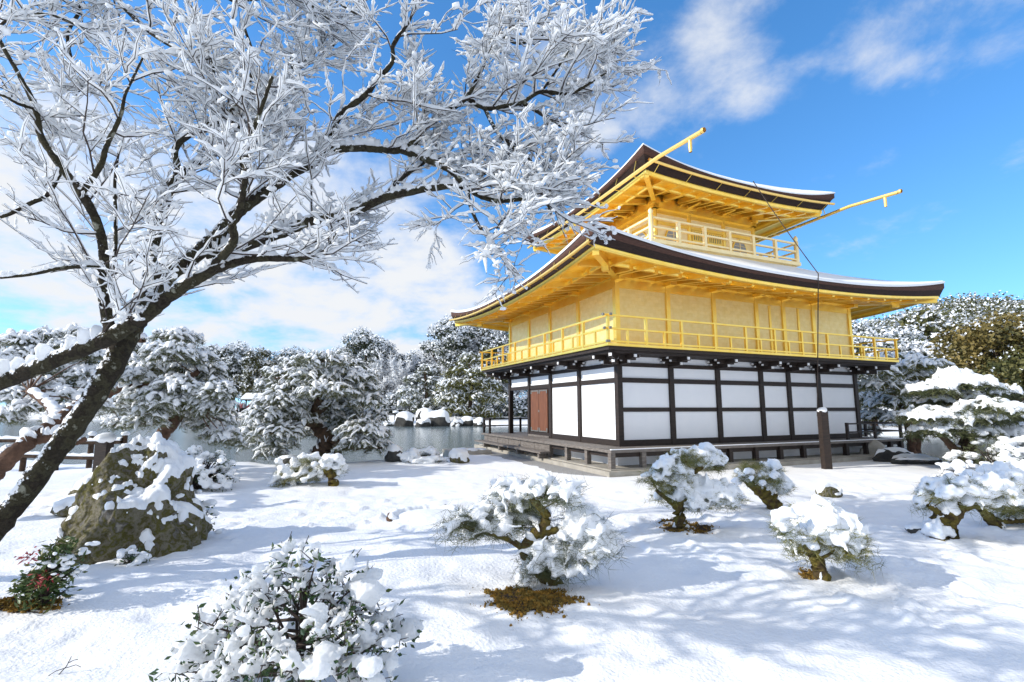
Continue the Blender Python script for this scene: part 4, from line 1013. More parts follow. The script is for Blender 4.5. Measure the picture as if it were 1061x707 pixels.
shrub('snowy_bush', 'small snow-heaped bush in front of the right pond-edge pine', at(1005, 505, 11.4) * [1, 1, 0] + [-.05, 0, 0], .75, .5, .5, 55, TWIG, 90, .07, .85, .05)
for i, (u, v, d, s_, lab, m_) in enumerate([(906, 478, 17.5, (.42, .3, .55), 'upright brown stone at the corner of the pavilion veranda', STONE), (928, 483, 16.6, (.7, .4, .32), 'dark rounded boulder under the right end of the veranda', ROCKD), (950, 487, 15.6, (.75, .4, .22), 'low dark boulder beside the right pond-edge pine', ROCKD), (985, 476, 19.2, (1.2, .5, .4), 'dark bank stone with snow across the right inlet', ROCKD), (945, 474, 21.5, (1.4, .6, .5), 'dark bank stone behind the veranda railing', ROCKD)]):
    p = at(u, v, d); boulder('garden_stone', lab, (p[0], p[1], gz(p[0], p[1]) + s_[2] * .3), s_, 60 + i, m_, 3, .25 if i < 3 else .55, .06)

# ------------------------------------------------------------------ lawn: trained dwarf pines, stones, shrubs
def dwarf(label, d, limbs, pads, seed, needle=NEEDLEY, fuse=.017, **k):
    b = ground_at(limbs[0][0][0], limbs[0][0][1]); d = b[1]
    limbs = [list(map(tuple, l)) for l in limbs]; u, v, do, r = limbs[0][0]; limbs[0] = [(u, v + 5, do, r * 1.25)] + limbs[0]
    px = mpp(d)
    kw = dict(tuft=.12, width=.0045, nk=27, dens=1.1 * (d / 6), snow_r=.030 + .0026 * d, cover=.86, patchy=.6, clump=1.4, sag=.1, spread=.22, snow_n=2, cat='dwarf pine', fuse=fuse, limbk=.9, twig=.006, flat=.7, droop=.1); kw.update(k)
    return cloud_pine('dwarf_pine', label, d, limbs, pads, seed, MOSSB, needle, tuple(b), **kw)


dwarf('twisted dwarf pine with long green needles above a patch of golden moss', 5.2, [[(573, 604, 0, 8), (552, 585, 0, 7), (545, 568, -.05, 6.5), (560, 550, 0, 6), (566, 536, .03, 5), (556, 522, 0, 3.5), (545, 512, 0, 2)], [(558, 552, 0, 5), (580, 549, 0, 3.5), (600, 545, -.05, 3), (614, 548, -.1, 2)], [(548, 572, 0, 4), (528, 560, -.1, 2.6), (505, 553, -.15, 2), (480, 545, -.2, 1.3)], [(565, 560, 0, 3.5), (560, 545, .12, 3)]],
      [(532, 510, 22, 10), (562, 509, 20, 11), (588, 512, 10, 8), (505, 543, 28, 12), (540, 537, 24, 16), (482, 541, 18, 9), (612, 556, 20, 17, -.1), (592, 572, 18, 12, -.15), (566, 574, 20, 12, -.12), (560, 592, 18, 6, -.2), (600, 545, 14, 12)], 201, NEEDLE, tuft=.15, nk=22, width=.0042, patchy=.6, clump=1.2)
dwarf('small dwarf pine with a thick mossy trunk, leftmost of those near the veranda', 7.5, [[(706, 549, 0, 7), (704, 535, 0, 6), (703, 525, 0, 5.5), (709, 514, 0, 5), (708, 502, 0, 4), (716, 492, 0, 3), (728, 484, 0, 2)], [(704, 527, 0, 3.5), (692, 518, 0, 2.5), (680, 508, -.05, 1.6)], [(707, 520, 0, 3), (725, 520, -.1, 2.4), (745, 517, -.1, 1.4)]],
      [(712, 474, 20, 8), (732, 475, 16, 9), (741, 481, 9, 8), (692, 486, 15, 8), (697, 496, 16, 9), (677, 497, 11, 8), (706, 508, 16, 9), (728, 512, 18, 11), (748, 513, 16, 10), (759, 516, 7, 8), (692, 514, 14, 5), (712, 524, 10, 4)], 202)
dwarf('leaning dwarf pine with a bare slanting trunk near the veranda', 9.1, [[(803, 527, 0, 7.5), (798, 517, 0, 7), (788, 509, 0, 6), (780, 503, 0, 4.5), (772, 497, 0, 3)], [(782, 504, 0, 3), (792, 497, 0, 2.2), (802, 495, 0, 1.5)]],
      [(772, 492, 9, 7), (781, 485, 14, 7), (798, 486, 10, 7), (790, 497, 20, 5), (806, 500, 12, 7), (814, 507, 5, 7)], 203)
dwarf('dwarf pine with golden needles and a heavy snow load in the open lawn', 5.45, [[(852, 600, 0, 7.5), (848, 586, 0, 7), (842, 572, 0, 6), (834, 560, 0, 4.5), (822, 548, 0, 3)], [(842, 572, 0, 4), (860, 568, -.1, 2.6), (876, 572, -.1, 1.6)], [(846, 580, 0, 2), (860, 574, -.15, 1.4), (868, 566, -.15, .8)]],
      [(832, 541, 22, 11), (850, 536, 18, 11), (864, 548, 18, 13), (880, 561, 17, 15), (862, 566, 20, 11), (812, 545, 8, 8), (822, 568, 10, 6), (873, 537, 6, 5), (840, 556, 14, 8)], 204)
dwarf('stump-like dwarf pine with a stout grey trunk at the right of the lawn', 7.1, [[(978, 557, 0, 12), (977, 547, 0, 11), (978, 538, 0, 10), (992, 530, 0, 6), (1006, 520, 0, 4.5), (1022, 514, -.1, 3)], [(977, 540, 0, 6), (970, 530, 0, 3.5), (962, 524, 0, 2)]],
      [(968, 511, 14, 5), (990, 506, 20, 8), (1010, 502, 18, 8), (1030, 508, 18, 9), (1000, 518, 16, 6), (964, 524, 9, 5), (1022, 520, 14, 6), (985, 520, 14, 5)], 205)
dwarf('dwarf pine with a slanting stem cut off by the right edge of the view', 8.0, [[(1034, 547, 0, 5), (1026, 538, 0, 5), (1018, 528, .1, 4), (1010, 524, .1, 3)], [(1026, 538, 0, 3), (1045, 540, 0, 3), (1062, 538, 0, 3)]],
      [(1030, 494, 18, 7), (1048, 500, 16, 9), (1062, 512, 16, 12), (1044, 515, 14, 8), (1060, 530, 18, 9), (1078, 520, 16, 12), (1050, 528, 14, 7)], 206)
dwarf('low dwarf pine smothered in snow on the lawn in front of the pond-side pine', 11.3, [[(345, 503, 0, 5), (345, 496, 0, 5), (340, 489, 0, 4), (328, 484, 0, 2.5)]],
      [(325, 479, 20, 6), (344, 480, 14, 7), (304, 488, 18, 7), (315, 494, 16, 6), (296, 498, 12, 5), (326, 488, 14, 6), (350, 486, 6, 6)], 207, fuse=.024)

# ground moss and litter under the pines
def moss_patch(u, v, rx, ry, seed, label, k=1600, ln=.02):
    rng = np.random.default_rng(seed); c = ground_at(u, v); s_ = mpp(c[1]); X = rx * s_; Yd = ry * s_ * c[1] / EYE
    a = rng.uniform(0, 6.28, k); r = rng.uniform(0, 1, k) ** .6 * (1 + .16 * np.sin(3 * a + seed) + .14 * np.sin(7 * a + 2) + .12 * np.sin(13 * a)) * (1 + .25 * rng.normal(size=k) * (rng.uniform(0, 1, k) < .25))
    x = c[0] + np.cos(a) * r * X * .8; y = c[1] + np.sin(a) * r * Yd * .8; z = height(x, y)
    g = Geo(); q = np.linspace(0, 6.28, 40)[:-1]; rr = .72 * (1 + .16 * np.sin(3 * q + seed) + .14 * np.sin(7 * q + 2) + .12 * np.sin(13 * q))
    bx_, by_ = c[0] + np.cos(q) * rr * X, c[1] + np.sin(q) * rr * Yd; V = np.concatenate([[[c[0], c[1], gz(c[0], c[1]) + .012]], np.stack([bx_, by_, height(bx_, by_) + .006], -1)])
    g.add(V, [(0, i + 1, (i + 1) % 39 + 1) for i in range(39)], 1)
    lump = .02 * (1 + vnoise(np.stack([x * 9, y * 9, x * 0], -1)))
    g.leaves(np.stack([x, y, z + lump * .6], -1), ln, ln * .55, rng, 0, .8)
    g.blobs(np.stack([x, y, z + lump * .3], -1)[: k // 6], rng.uniform(.008, .022, (k // 6, 3)), 1, .2, rng, 0)
    tag(g.build('moss_patch', [MOSS, SOIL]), label, 'moss', kind='stuff')


moss_patch(548, 621, 52, 14, 1, 'patch of golden moss melted out of the snow under the twisted pine', 3600)
moss_patch(708, 546, 30, 7, 2, 'ring of brown moss round the foot of the pine near the veranda', 1400)
moss_patch(842, 598, 14, 5, 3, 'brown litter at the foot of the golden-needled dwarf pine', 500)
moss_patch(20, 628, 55, 8, 4, 'dark soil and brown leaves bared under the red-leaved shrub', 900, .03)

# stones on the lawn
def on(u, v): return ground_at(u, v)


p = on(861, 515); boulder('lawn_stone', 'small grey stone with a snow cap alone on the lawn', (p[0], p[1] + .1, p[2] + .07), (.29, .2, .15), 301, ROCK, 4, .62, .07, .15)
p = on(957, 554); boulder('lawn_stone', 'tiny dark stone beside the stump-like dwarf pine', (p[0] - .1, p[1], p[2] + .05), (.13, .1, .09), 302, ROCKD, 3, .5, .03)
p = on(345, 478); boulder('pond_stone', 'flat dark stone at the water edge under the pond-side pine', (p[0] + .55, p[1] + .3, p[2] + .06), (.6, .3, .13), 303, ROCKD, 3, .3, .05)
p = on(298, 482); boulder('pond_stone', 'low dark stone left of the pond-side pine trunk', (p[0], p[1], p[2] + .08), (.4, .3, .2), 304, ROCKD, 3, .4, .05)
p = on(406, 478); boulder('pond_stone', 'dark blocky stone capped with snow on the shore', (p[0] + .1, p[1], p[2] + .14), (.34, .28, .3), 305, ROCKD, 3, .5, .12)
p = on(476, 479); boulder('pond_stone', 'small stone buried in snow beside the stone jetty', (p[0], p[1], p[2] + .1), (.34, .3, .24), 306, ROCK, 4, .85, .12, .15)
t = thing('stone_jetty', 'flat stone slab at the pond edge by the veranda step', 'slab', (*on(482, 470)[:2], .0), R(20)); g = Geo(); g.box(-.75, .9, -.5, .6, -.6, .16); g.build('slab', STONE, t); g = Geo(); g.blobs([(-.2, -.2, .17), (.2, -.3, .17), (.5, -.2, .16)], [(.35, .28, .07), (.3, .25, .06), (.3, .2, .05)], 2, .15, rng); g.build('snow', SNOW, t)
p = on(437, 478); shrub('snowy_bush', 'low cushion bush layered with snow on the shore', (p[0], p[1], p[2] - .05), .85, .5, .42, 307, NEEDLE, 110, .10, .8, .1, leafn=12, fuse=.04, flat=.4, leafw=.12)
p = on(388, 474); shrub('snowy_bush', 'snow-topped bush touching the blocky shore stone', (p[0] - .1, p[1], p[2]), .5, .4, .45, 308, GLOSS, 60, .11, .85, .05, fuse=.04)
# buried edging stones round a low mound
p = on(440, 537); t = thing('mound_edging', 'curved brown edge of a low snow-covered mound on the lawn', 'mound', (p[0], p[1], p[2]))
g = Geo(); a = np.linspace(R(55), R(205), 34); rn = np.random.default_rng(12); cc = np.array([.08, .05])
P = np.stack([cc[0] + np.cos(a) * .62, cc[1] + np.sin(a) * .60, .03 + .012 * rn.normal(size=34)], -1)
for i, q in enumerate(P):
    if rn.uniform() < .8: g.blobs([q + rn.normal(size=3) * .012], [rn.uniform(.025, .05) * np.array([1, 1, .8])], 2, .3, rn)
g.build('edging', REDB, t)
g = Geo(); g.blobs([(.1, .0, -.05)], [(.66, .62, .15)], 4, .05, rn); g.blobs(np.stack([cc[0] + np.cos(a) * .60, cc[1] + np.sin(a) * .57, np.full(34, .06)], -1), rn.uniform(.04, .08, (34, 3)) * [1, 1, .6], 2, .2, rn); melt(g.build('snow', SNOW, t), .02, 4, .015, .08)

# mossy boulder under snow and its small stones
p = on(135, 572)
boulder('mossy_boulder', 'big mossy boulder with snow lying on its top and ledges beside the leaning maple', (p[0] - .22, p[1] + .35, p[2] + .32), (.82, .8, 1.06), 325, ROCK, 6, .58, .05, .5, peak=-.1, cone=.30)
p = on(72, 528); boulder('garden_stone', 'small dark stone half hidden behind the big mossy boulder', (p[0], p[1] + .5, p[2] + .18), (.45, .35, .36), 321, ROCK, 4, .55, .06)
p = on(30, 545); boulder('garden_stone', 'low mossy stone beside the leaning maple trunk', (p[0] + .2, p[1] + .7, p[2] + .12), (.4, .35, .26), 322, ROCK, 4, .45, .06)

# shrubs on the left
p = on(205, 506); shrub('snowy_bush', 'loose bush bowed under snow just behind the big mossy boulder', (p[0], p[1], p[2]), .8, .6, .9, 330, GLOSS, 170, .062, .75, .06, fuse=.02)
p = on(178, 500); shrub('snowy_bush', 'small snow-loaded bush left of the loose bush behind the boulder', (p[0], p[1], p[2]), .42, .4, .75, 331, GLOSS, 80, .06, .75, .06, fuse=.02)
p = on(206, 556); shrub('sapling', 'thin broad-leaved sapling with snow on its leaves at the right foot of the big boulder', (p[0], p[1], p[2]), .24, .2, .50, 332, GLOSS, 16, .055, .85, .07, 'sapling', fuse=.014, leafn=5)
p = on(190, 560); shrub('sapling', 'low sprig with snow lumps between the boulder and the thin sapling', (p[0], p[1], p[2]), .2, .14, .2, 333, GLOSS, 12, .045, .9, .05, 'sapling', fuse=.014, leafn=5)
p = on(143, 577); shrub('sapling', 'tiny dark leafy plant topped with snow at the front foot of the big boulder', (p[0], p[1] - .1, p[2]), .16, .12, .15, 334, GLOSS, 16, .04, .8, .06, 'sapling', fuse=.012, leafn=7)

# red-leaved nandina
p = on(44, 630); t = thing('nandina_shrub', 'leafy green shrub with dark red leaf sprays at the foot of the leaning maple', 'shrub', tuple(p)); rng = np.random.default_rng(340)
g = Geo(); q = []
for i in range(84):
    a = rng.uniform(0, 6.28); h_ = rng.uniform(.12, .62) if i > 24 else rng.uniform(.05, .3); r = rng.uniform(.04, .2) * (1 if h_ < .4 else .8); q.append((np.cos(a) * r + .12 * (h_ > .35), np.sin(a) * r, h_))
q = np.array(q); P = np.stack([np.zeros_like(q) + [0, 0, -.03], q * [.35, .35, .6], q], 1); g.tubes(P, np.full(P.shape[:2], .005), 5); g.build('stems', TWIG, t)
g = Geo(); lp = np.repeat(q, 12, 0) + rng.normal(size=(len(q) * 12, 3)) * .035; g.leaves(lp, .095, .026, rng, 0, -.1); g.build('leaves', NANDL, t)
g = Geo(); rp = np.repeat(np.array([(-.12, -.1, .52), (-.05, -.15, .53), (.06, -.16, .33), (.1, -.2, .31), (.02, -.12, .36), (.14, -.12, .28), (-.1, -.12, .56)]), 12, 0) + rng.normal(size=(84, 3)) * .035; g.leaves(rp, .07, .017, rng, 0, -.1); g.build('red_leaves', REDL, t); t.scale = (.84, .84, .9)
g = Geo(); sp = np.array([.2, -.02, .46]) + rng.normal(size=(34, 3)) * [.085, .08, .07]; snow_clumps(g, sp, .035, rng, .6, 2); melt(g.build('snow', SNOW, t), .01, 2, .01, .04)

# snow-laden camellia in front
p = ground_at(305, 716); CAM = p.copy(); t = thing('camellia_shrub', 'large camellia-like shrub with dark glossy leaves and heavy snow at the bottom of the view', 'shrub', tuple(p)); rng = np.random.default_rng(350)
d0 = p[1]; tips = []
for u, v, do in [(295, 570, 0), (312, 566, .1), (330, 574, -.1), (345, 580, .1), (362, 582, 0), (280, 590, .1), (262, 592, -.1), (250, 602, 0), (310, 590, -.15), (325, 600, .2), (300, 612, .25), (340, 605, -.1), (380, 600, 0), (384, 590, .15), (372, 618, -.1), (395, 615, .1),
                 (228, 640, 0), (212, 655, .1), (240, 625, .15), (200, 640, -.1), (198, 672, 0), (180, 680, -.1), (190, 690, .1), (222, 668, -.2), (235, 682, -.25), (215, 690, .1), (250, 640, -.15), (255, 660, .2),
                 (330, 640, -.25), (345, 650, -.3), (350, 632, .1), (365, 640, -.1), (378, 656, -.2), (385, 670, -.25), (395, 645, .1), (405, 640, 0), (418, 652, .1), (428, 655, .05), (405, 665, -.1), (360, 670, -.35), (340, 680, -.4), (330, 660, -.35), (375, 690, -.35), (350, 700, -.4), (320, 700, -.45),
                 (270, 690, -.4), (290, 680, -.35), (250, 700, -.4), (230, 705, -.35), (275, 625, .1), (262, 650, -.2), (280, 660, -.3), (310, 650, .3), (300, 690, -.45), (400, 690, -.2), (390, 705, -.3), (205, 705, -.2), (170, 695, -.1)]:
    tips.append(at(u, v, d0 + do * 1.3) )
tips = np.array(tips); g = Geo(); P = []
b = p + np.array([.02, .02, 0]); hub = b + np.array([0, .0, .32])
for e in tips:
    s0 = b + np.array([0, 0, rng.uniform(.12, .45) * (1 if e[2] > .4 else .5)]) + rng.normal(size=3) * .02
    P.append([s0, s0 * .6 + e * .4 + [0, 0, -.02] + rng.normal(size=3) * .02, s0 * .25 + e * .75 + rng.normal(size=3) * .015, e])
P = np.array(P); g.tubes(P, np.broadcast_to(np.array([.012, .009, .006, .003]), P.shape[:2]), 6); g.tubes([[b + [0, 0, -.1], b + [.01, 0, .2], b + [-.01, .02, .45], b + [0, .02, .62]]], [[.03, .026, .018, .01]], 8)
tw = []
for e, pp in zip(tips, P):
    for _ in range(15):
        o = pp[2] + (pp[3] - pp[2]) * rng.uniform(-.6, 1); dd = nrm(rng.normal(size=3) + [0, 0, .3]) * rng.uniform(.05, .14); tw.append([o, o + dd * .6, o + dd])
tw = np.array(tw); g.tubes(tw, np.broadcast_to(np.array([.004, .003, .002]), tw.shape[:2]), 4); g.build('stems', TWIG, t, rel=True)
g = Geo(); lp = np.concatenate([tw[:, 2], tw[:, 1], tips.repeat(6, 0) + rng.normal(size=(len(tips) * 6, 3)) * .035]); lp = lp[rng.uniform(0, 1, len(lp)) < .85]; g.leaves(lp - [0, 0, .02], .05, .024, rng, 0, -.15); g.build('leaves', GLOSS, t, rel=True)
g = Geo(); E_ = np.stack([P[:, 2] * (1 - q) + P[:, 3] * q for q in (.1, .4, .7, .9, 1.05)], 1)
g.tubes(E_, rng.lognormal(0, .3, E_.shape[:2]) * np.array([.026, .044, .054, .050, .026]), 8, 0, True, np.full(E_.shape[:2], .006))
T_ = np.stack([tw[:, 0], tw[:, 0] * .5 + tw[:, 1] * .5, tw[:, 1], tw[:, 2]], 1)[rng.uniform(0, 1, len(tw)) < .62]; g.tubes(T_, rng.lognormal(0, .3, T_.shape[:2]) * np.array([.012, .024, .029, .017]), 7, 0, True, np.full(T_.shape[:2], .004))
heavy = tips[(tips[:, 0] > CAM[0] + .1) & (tips[:, 2] < CAM[2] + .55)]
for q in (tips[::2], heavy, heavy[::2]): snow_clumps(g, q + rng.normal(size=q.shape) * [.035, .035, .012] + [0, 0, .012], .042 * rng.lognormal(0, .35, (len(q), 1)), rng, .7, 2)
melt(g.build('snow', SNOWT, t, rel=True), .008, 2, .016, .022)

# twig poking out of the snow
p = on(68, 697); t = thing('fallen_twig', 'thin dark forked twig sticking out of the snow at the lower left', 'twig', tuple(p)); g = Geo()
g.tubes([[(-.03, -.05, -.02), (.0, 0, .04), (.02, .01, .1)]], [[.004, .003, .002]], 5); g.tubes([[(.0, 0, .03), (.05, .02, .04), (.1, .0, .035)], [(0, 0, .03), (-.05, -.02, .02), (-.08, -.05, .0)], [(.01, 0, .06), (.03, .02, .07), (.05, .03, .07)]], np.full((3, 3), .0025), 4); g.build('branches', TWIG, t)

# ------------------------------------------------------------------ pines at the pond on the left
cloud_pine('garden_pine', 'wide old pine with a crooked trunk and snowy layers at the water edge', 16.7,
           [[(318, 480, 0, 7), (326, 473, 0, 7), (336, 464, 0, 7.5), (341, 456, 0, 7), (333, 448, 0, 6), (326, 438, .1, 5), (328, 424, 0, 5), (332, 410, 0, 4), (333, 392, 0, 3), (326, 376, 0, 2)], [(336, 478, -.3, 4), (346, 474, -.3, 4), (351, 466, -.2, 4), (350, 459, -.1, 4), (341, 458, 0, 4)], [(345, 462, 0, 3.5), (362, 464, -.3, 3), (380, 463, -.4, 2.4), (396, 464, -.5, 1.4)],
            [(330, 428, 0, 3), (345, 416, .4, 2.4), (362, 410, .6, 1.8), (376, 408, .6, 1)], [(333, 395, 0, 2.5), (318, 392, -.3, 1.8), (300, 391, -.4, 1.2), (285, 392, -.4, .8)], [(330, 440, 0, 3), (312, 440, -.5, 2.4), (292, 444, -.8, 1.6), (272, 450, -.9, 1)], [(333, 398, 0, 2.4), (350, 396, .4, 1.6), (366, 394, .5, 1)]],
           [(335, 371, 26, 5), (312, 376, 22, 5), (358, 376, 22, 5), (295, 386, 22, 6), (322, 387, 24, 6), (350, 388, 26, 6), (376, 388, 14, 5), (282, 397, 18, 5), (305, 400, 26, 6), (338, 402, 26, 6), (368, 402, 24, 6), (290, 414, 26, 7), (318, 416, 24, 6), (350, 416, 26, 7), (380, 414, 16, 6), (276, 428, 22, 7), (302, 430, 26, 7), (336, 428, 22, 5, 1.0), (365, 430, 26, 7), (388, 430, 14, 6),
            (266, 442, 18, 6), (288, 444, 24, 7), (316, 446, 22, 5, 1.4), (350, 440, 20, 5, 1.3), (374, 444, 24, 7), (392, 446, 12, 5), (270, 455, 18, 6), (290, 458, 20, 5, .3), (372, 458, 22, 6), (394, 461, 14, 5), (282, 468, 16, 5)], 401, PINEB, DUSTED, None, .15, .016, 15, 3.7, .052, .72, 1.4, limbk=.8)
cloud_pine('garden_pine', 'tall drooping snowy pine with a bent trunk behind the mossy boulder', 13.0,
           [[(160, 470, 0, 7), (166, 455, 0, 6.5), (176, 442, 0, 6), (184, 430, 0, 5.5), (184, 415, .1, 4.5), (176, 400, .2, 4), (172, 385, .2, 3), (176, 365, .2, 2)], [(100, 420, -.8, 3), (118, 406, -.8, 3.4), (140, 401, -.7, 3.6), (170, 397, -.5, 3.8), (190, 394, -.3, 3.6), (206, 385, -.2, 3)], [(60, 372, -.5, 2.4), (80, 367, -.5, 2.8), (100, 361, -.4, 2.8), (122, 355, -.3, 2.8), (150, 352, -.1, 3)], [(184, 426, 0, 3), (200, 424, -.4, 2), (214, 430, -.6, 1.2)]],
           [(180, 347, 18, 5), (196, 350, 12, 4), (150, 362, 24, 7), (175, 364, 24, 7), (200, 368, 20, 6), (215, 380, 18, 7), (190, 382, 26, 7), (160, 380, 22, 6), (132, 372, 18, 6), (214, 394, 22, 8), (185, 400, 26, 7), (226, 404, 16, 7), (205, 410, 26, 8), (176, 414, 24, 7), (224, 420, 18, 7), (196, 424, 24, 7), (160, 424, 18, 6), (228, 436, 14, 6), (208, 436, 18, 6), (236, 452, 14, 5), (244, 457, 8, 4), (224, 448, 14, 5), (150, 408, 22, 6), (140, 420, 20, 5), (120, 424, 20, 5), (140, 388, 16, 5), (150, 435, 18, 5), (128, 438, 16, 4)], 402, REDB, DUSTED, None, .13, .014, 15, 3.7, .05, .78, 1.1, limbk=1.1)
cloud_pine('garden_pine', 'leaning red-barked pine with snow-loaded limbs entering from the left edge', 8.0,
           [[(-30, 514, 0, 9.5), (-5, 488, 0, 9), (15, 469, 0, 8), (35, 455, .2, 7), (55, 440, .4, 6), (72, 426, .7, 4.6), (85, 414, 1.0, 3.5)], [(40, 455, .2, 6), (60, 452, .3, 5), (75, 458, .3, 4), (90, 455, .4, 2)], [(60, 438, .5, 5), (50, 420, 1.2, 4), (30, 405, 1.8, 3)]],
           [(20, 352, 26, 7, 3), (50, 348, 24, 7, 3.4), (85, 346, 22, 7, 3.6), (70, 360, 28, 7, 3.2), (30, 366, 28, 7, 3), (5, 372, 22, 7, 2.6), (95, 368, 20, 6, 3.4), (50, 380, 28, 7, 2.8), (15, 388, 28, 7, 2.6), (80, 386, 24, 6, 3), (40, 398, 26, 7, 2.4), (100, 398, 20, 6, 3), (10, 408, 24, 7, 2), (65, 408, 26, 6, 2.4), (95, 418, 22, 6, 2.4), (35, 420, 24, 6, 1.8), (70, 428, 18, 5, 1.4), (5, 430, 20, 6, 1.6)], 403, REDB, DUSTED, None, .11, .010, 15, 3.0, .042, .78, .6, limbk=1.15)

# log fence and posts behind the boulder
x0, y0 = at(-20, 470, 14.5)[:2]; x1, y1 = at(125, 470, 14.5)[:2]
t = thing('log_fence', 'low log fence with snow on its rails behind the leaning maple trunk', 'fence', (x0, y0, 0))
for z in (.35, .78):
    g = Geo(); xs = np.linspace(0, x1 - x0, 12); P = np.stack([xs, np.zeros(12), z + .03 * np.sin(xs * 1.3 + z)], -1); g.tubes([P], [np.full(12, .055)], 8); g.build('rail', PINEB, t)
    g = Geo(); g.tubes([spline(P, 4)], [np.full(45, .075) * np.random.default_rng(int(z * 9)).uniform(.7, 1.2, 45)], 8, 0, True, np.full((1, 45), .055)); g.build('rail_snow', SNOW, t)
for x in np.linspace(.2, x1 - x0, 5): g = Geo(); g.tubes([[(x, .1, -.3), (x, .1, .5), (x, .1, .98)]], [[.075, .07, .07]], 8); g.blobs([(x, .1, 1.0)], [(.11, .11, .07)], 2, .1, rng, 1); g.build('post', [PINEB, SNOW], t)
p = at(108, 465, 12.5); t = thing('snow_capped_post', 'dark squared post with a snow hood between the maple trunk and the boulder', 'post', (p[0], p[1], gz(p[0], p[1])))
g = Geo(); g.box(-.14, .14, -.12, .12, -.2, .95); g.build('shaft', DARKW, t); g = Geo(); g.blobs([(0, 0, 1.0)], [(.24, .22, .13)], 3, .12, rng); g.build('snow_cap', SNOW, t)

# ------------------------------------------------------------------ the maples
def twigs(P, rad, per_m, lmin, lmax, rng, along=.7, side=.75, upb=.12, skip=0.):
    """side shoots along paths P (M,N,3): returns (K,5,3) and the start radii"""
    seg = np.linalg.norm(np.diff(P, axis=1), axis=2); ln = seg.sum(1); out = []
    cnt = rng.poisson(ln * per_m)
    m = np.repeat(np.arange(len(P)), cnt); t = skip + (1 - skip) * rng.uniform(0, 1, len(m)) ** .8; N_ = P.shape[1]
    f = t * (N_ - 1.001); i = f.astype(int); fr = (f - i)[:, None]
    o = P[m, i] * (1 - fr) + P[m, i + 1] * fr; T = nrm(P[m, i + 1] - P[m, i]); r0 = rad[m, i]
    lat = nrm(np.cross(T, [0, 0, 1.]) + rng.normal(size=T.shape) * .25) * np.where(rng.uniform(size=len(m)) < .5, -1, 1)[:, None]
    d = nrm(T * along + lat * side + np.array([0, 0, upb]) + rng.normal(size=T.shape) * .28)
    L_ = rng.uniform(lmin, lmax, len(m)) * (1 - .35 * t)
    s_ = np.linspace(0, 1, 5)[None, :, None]; bend = (T * .35 + np.array([0, 0, .12]) + rng.normal(size=T.shape) * .42)
    Q = o[:, None] + d[:, None] * s_ * L_[:, None, None] + bend[:, None] * (s_ ** 2) * L_[:, None, None] * .5 + rng.normal(size=(len(m), 5, 3)) * L_[:, None, None] * .025 * (s_ > 0)
    return Q, r0


def slim(u, v):                    # a round limb seen off the axis of a wide lens looks wider than it is
    return .92 / math.sqrt(1 + ((u - 530.5) / FPX) ** 2 * .9 + ((v - 353.5) / FPX) ** 2 * .9)


def px_of(x, y, z, r):            # the inverse of at(): limbs that stand outside the view are written in metres
    c, s_ = math.cos(PITCH), math.sin(PITCH); dd = y * c + (z - EYE) * s_; uu = -y * s_ + (z - EYE) * c
    return (530.5 + FPX * x / dd, 353.5 - FPX * uu / dd, y, r / mpp(y))


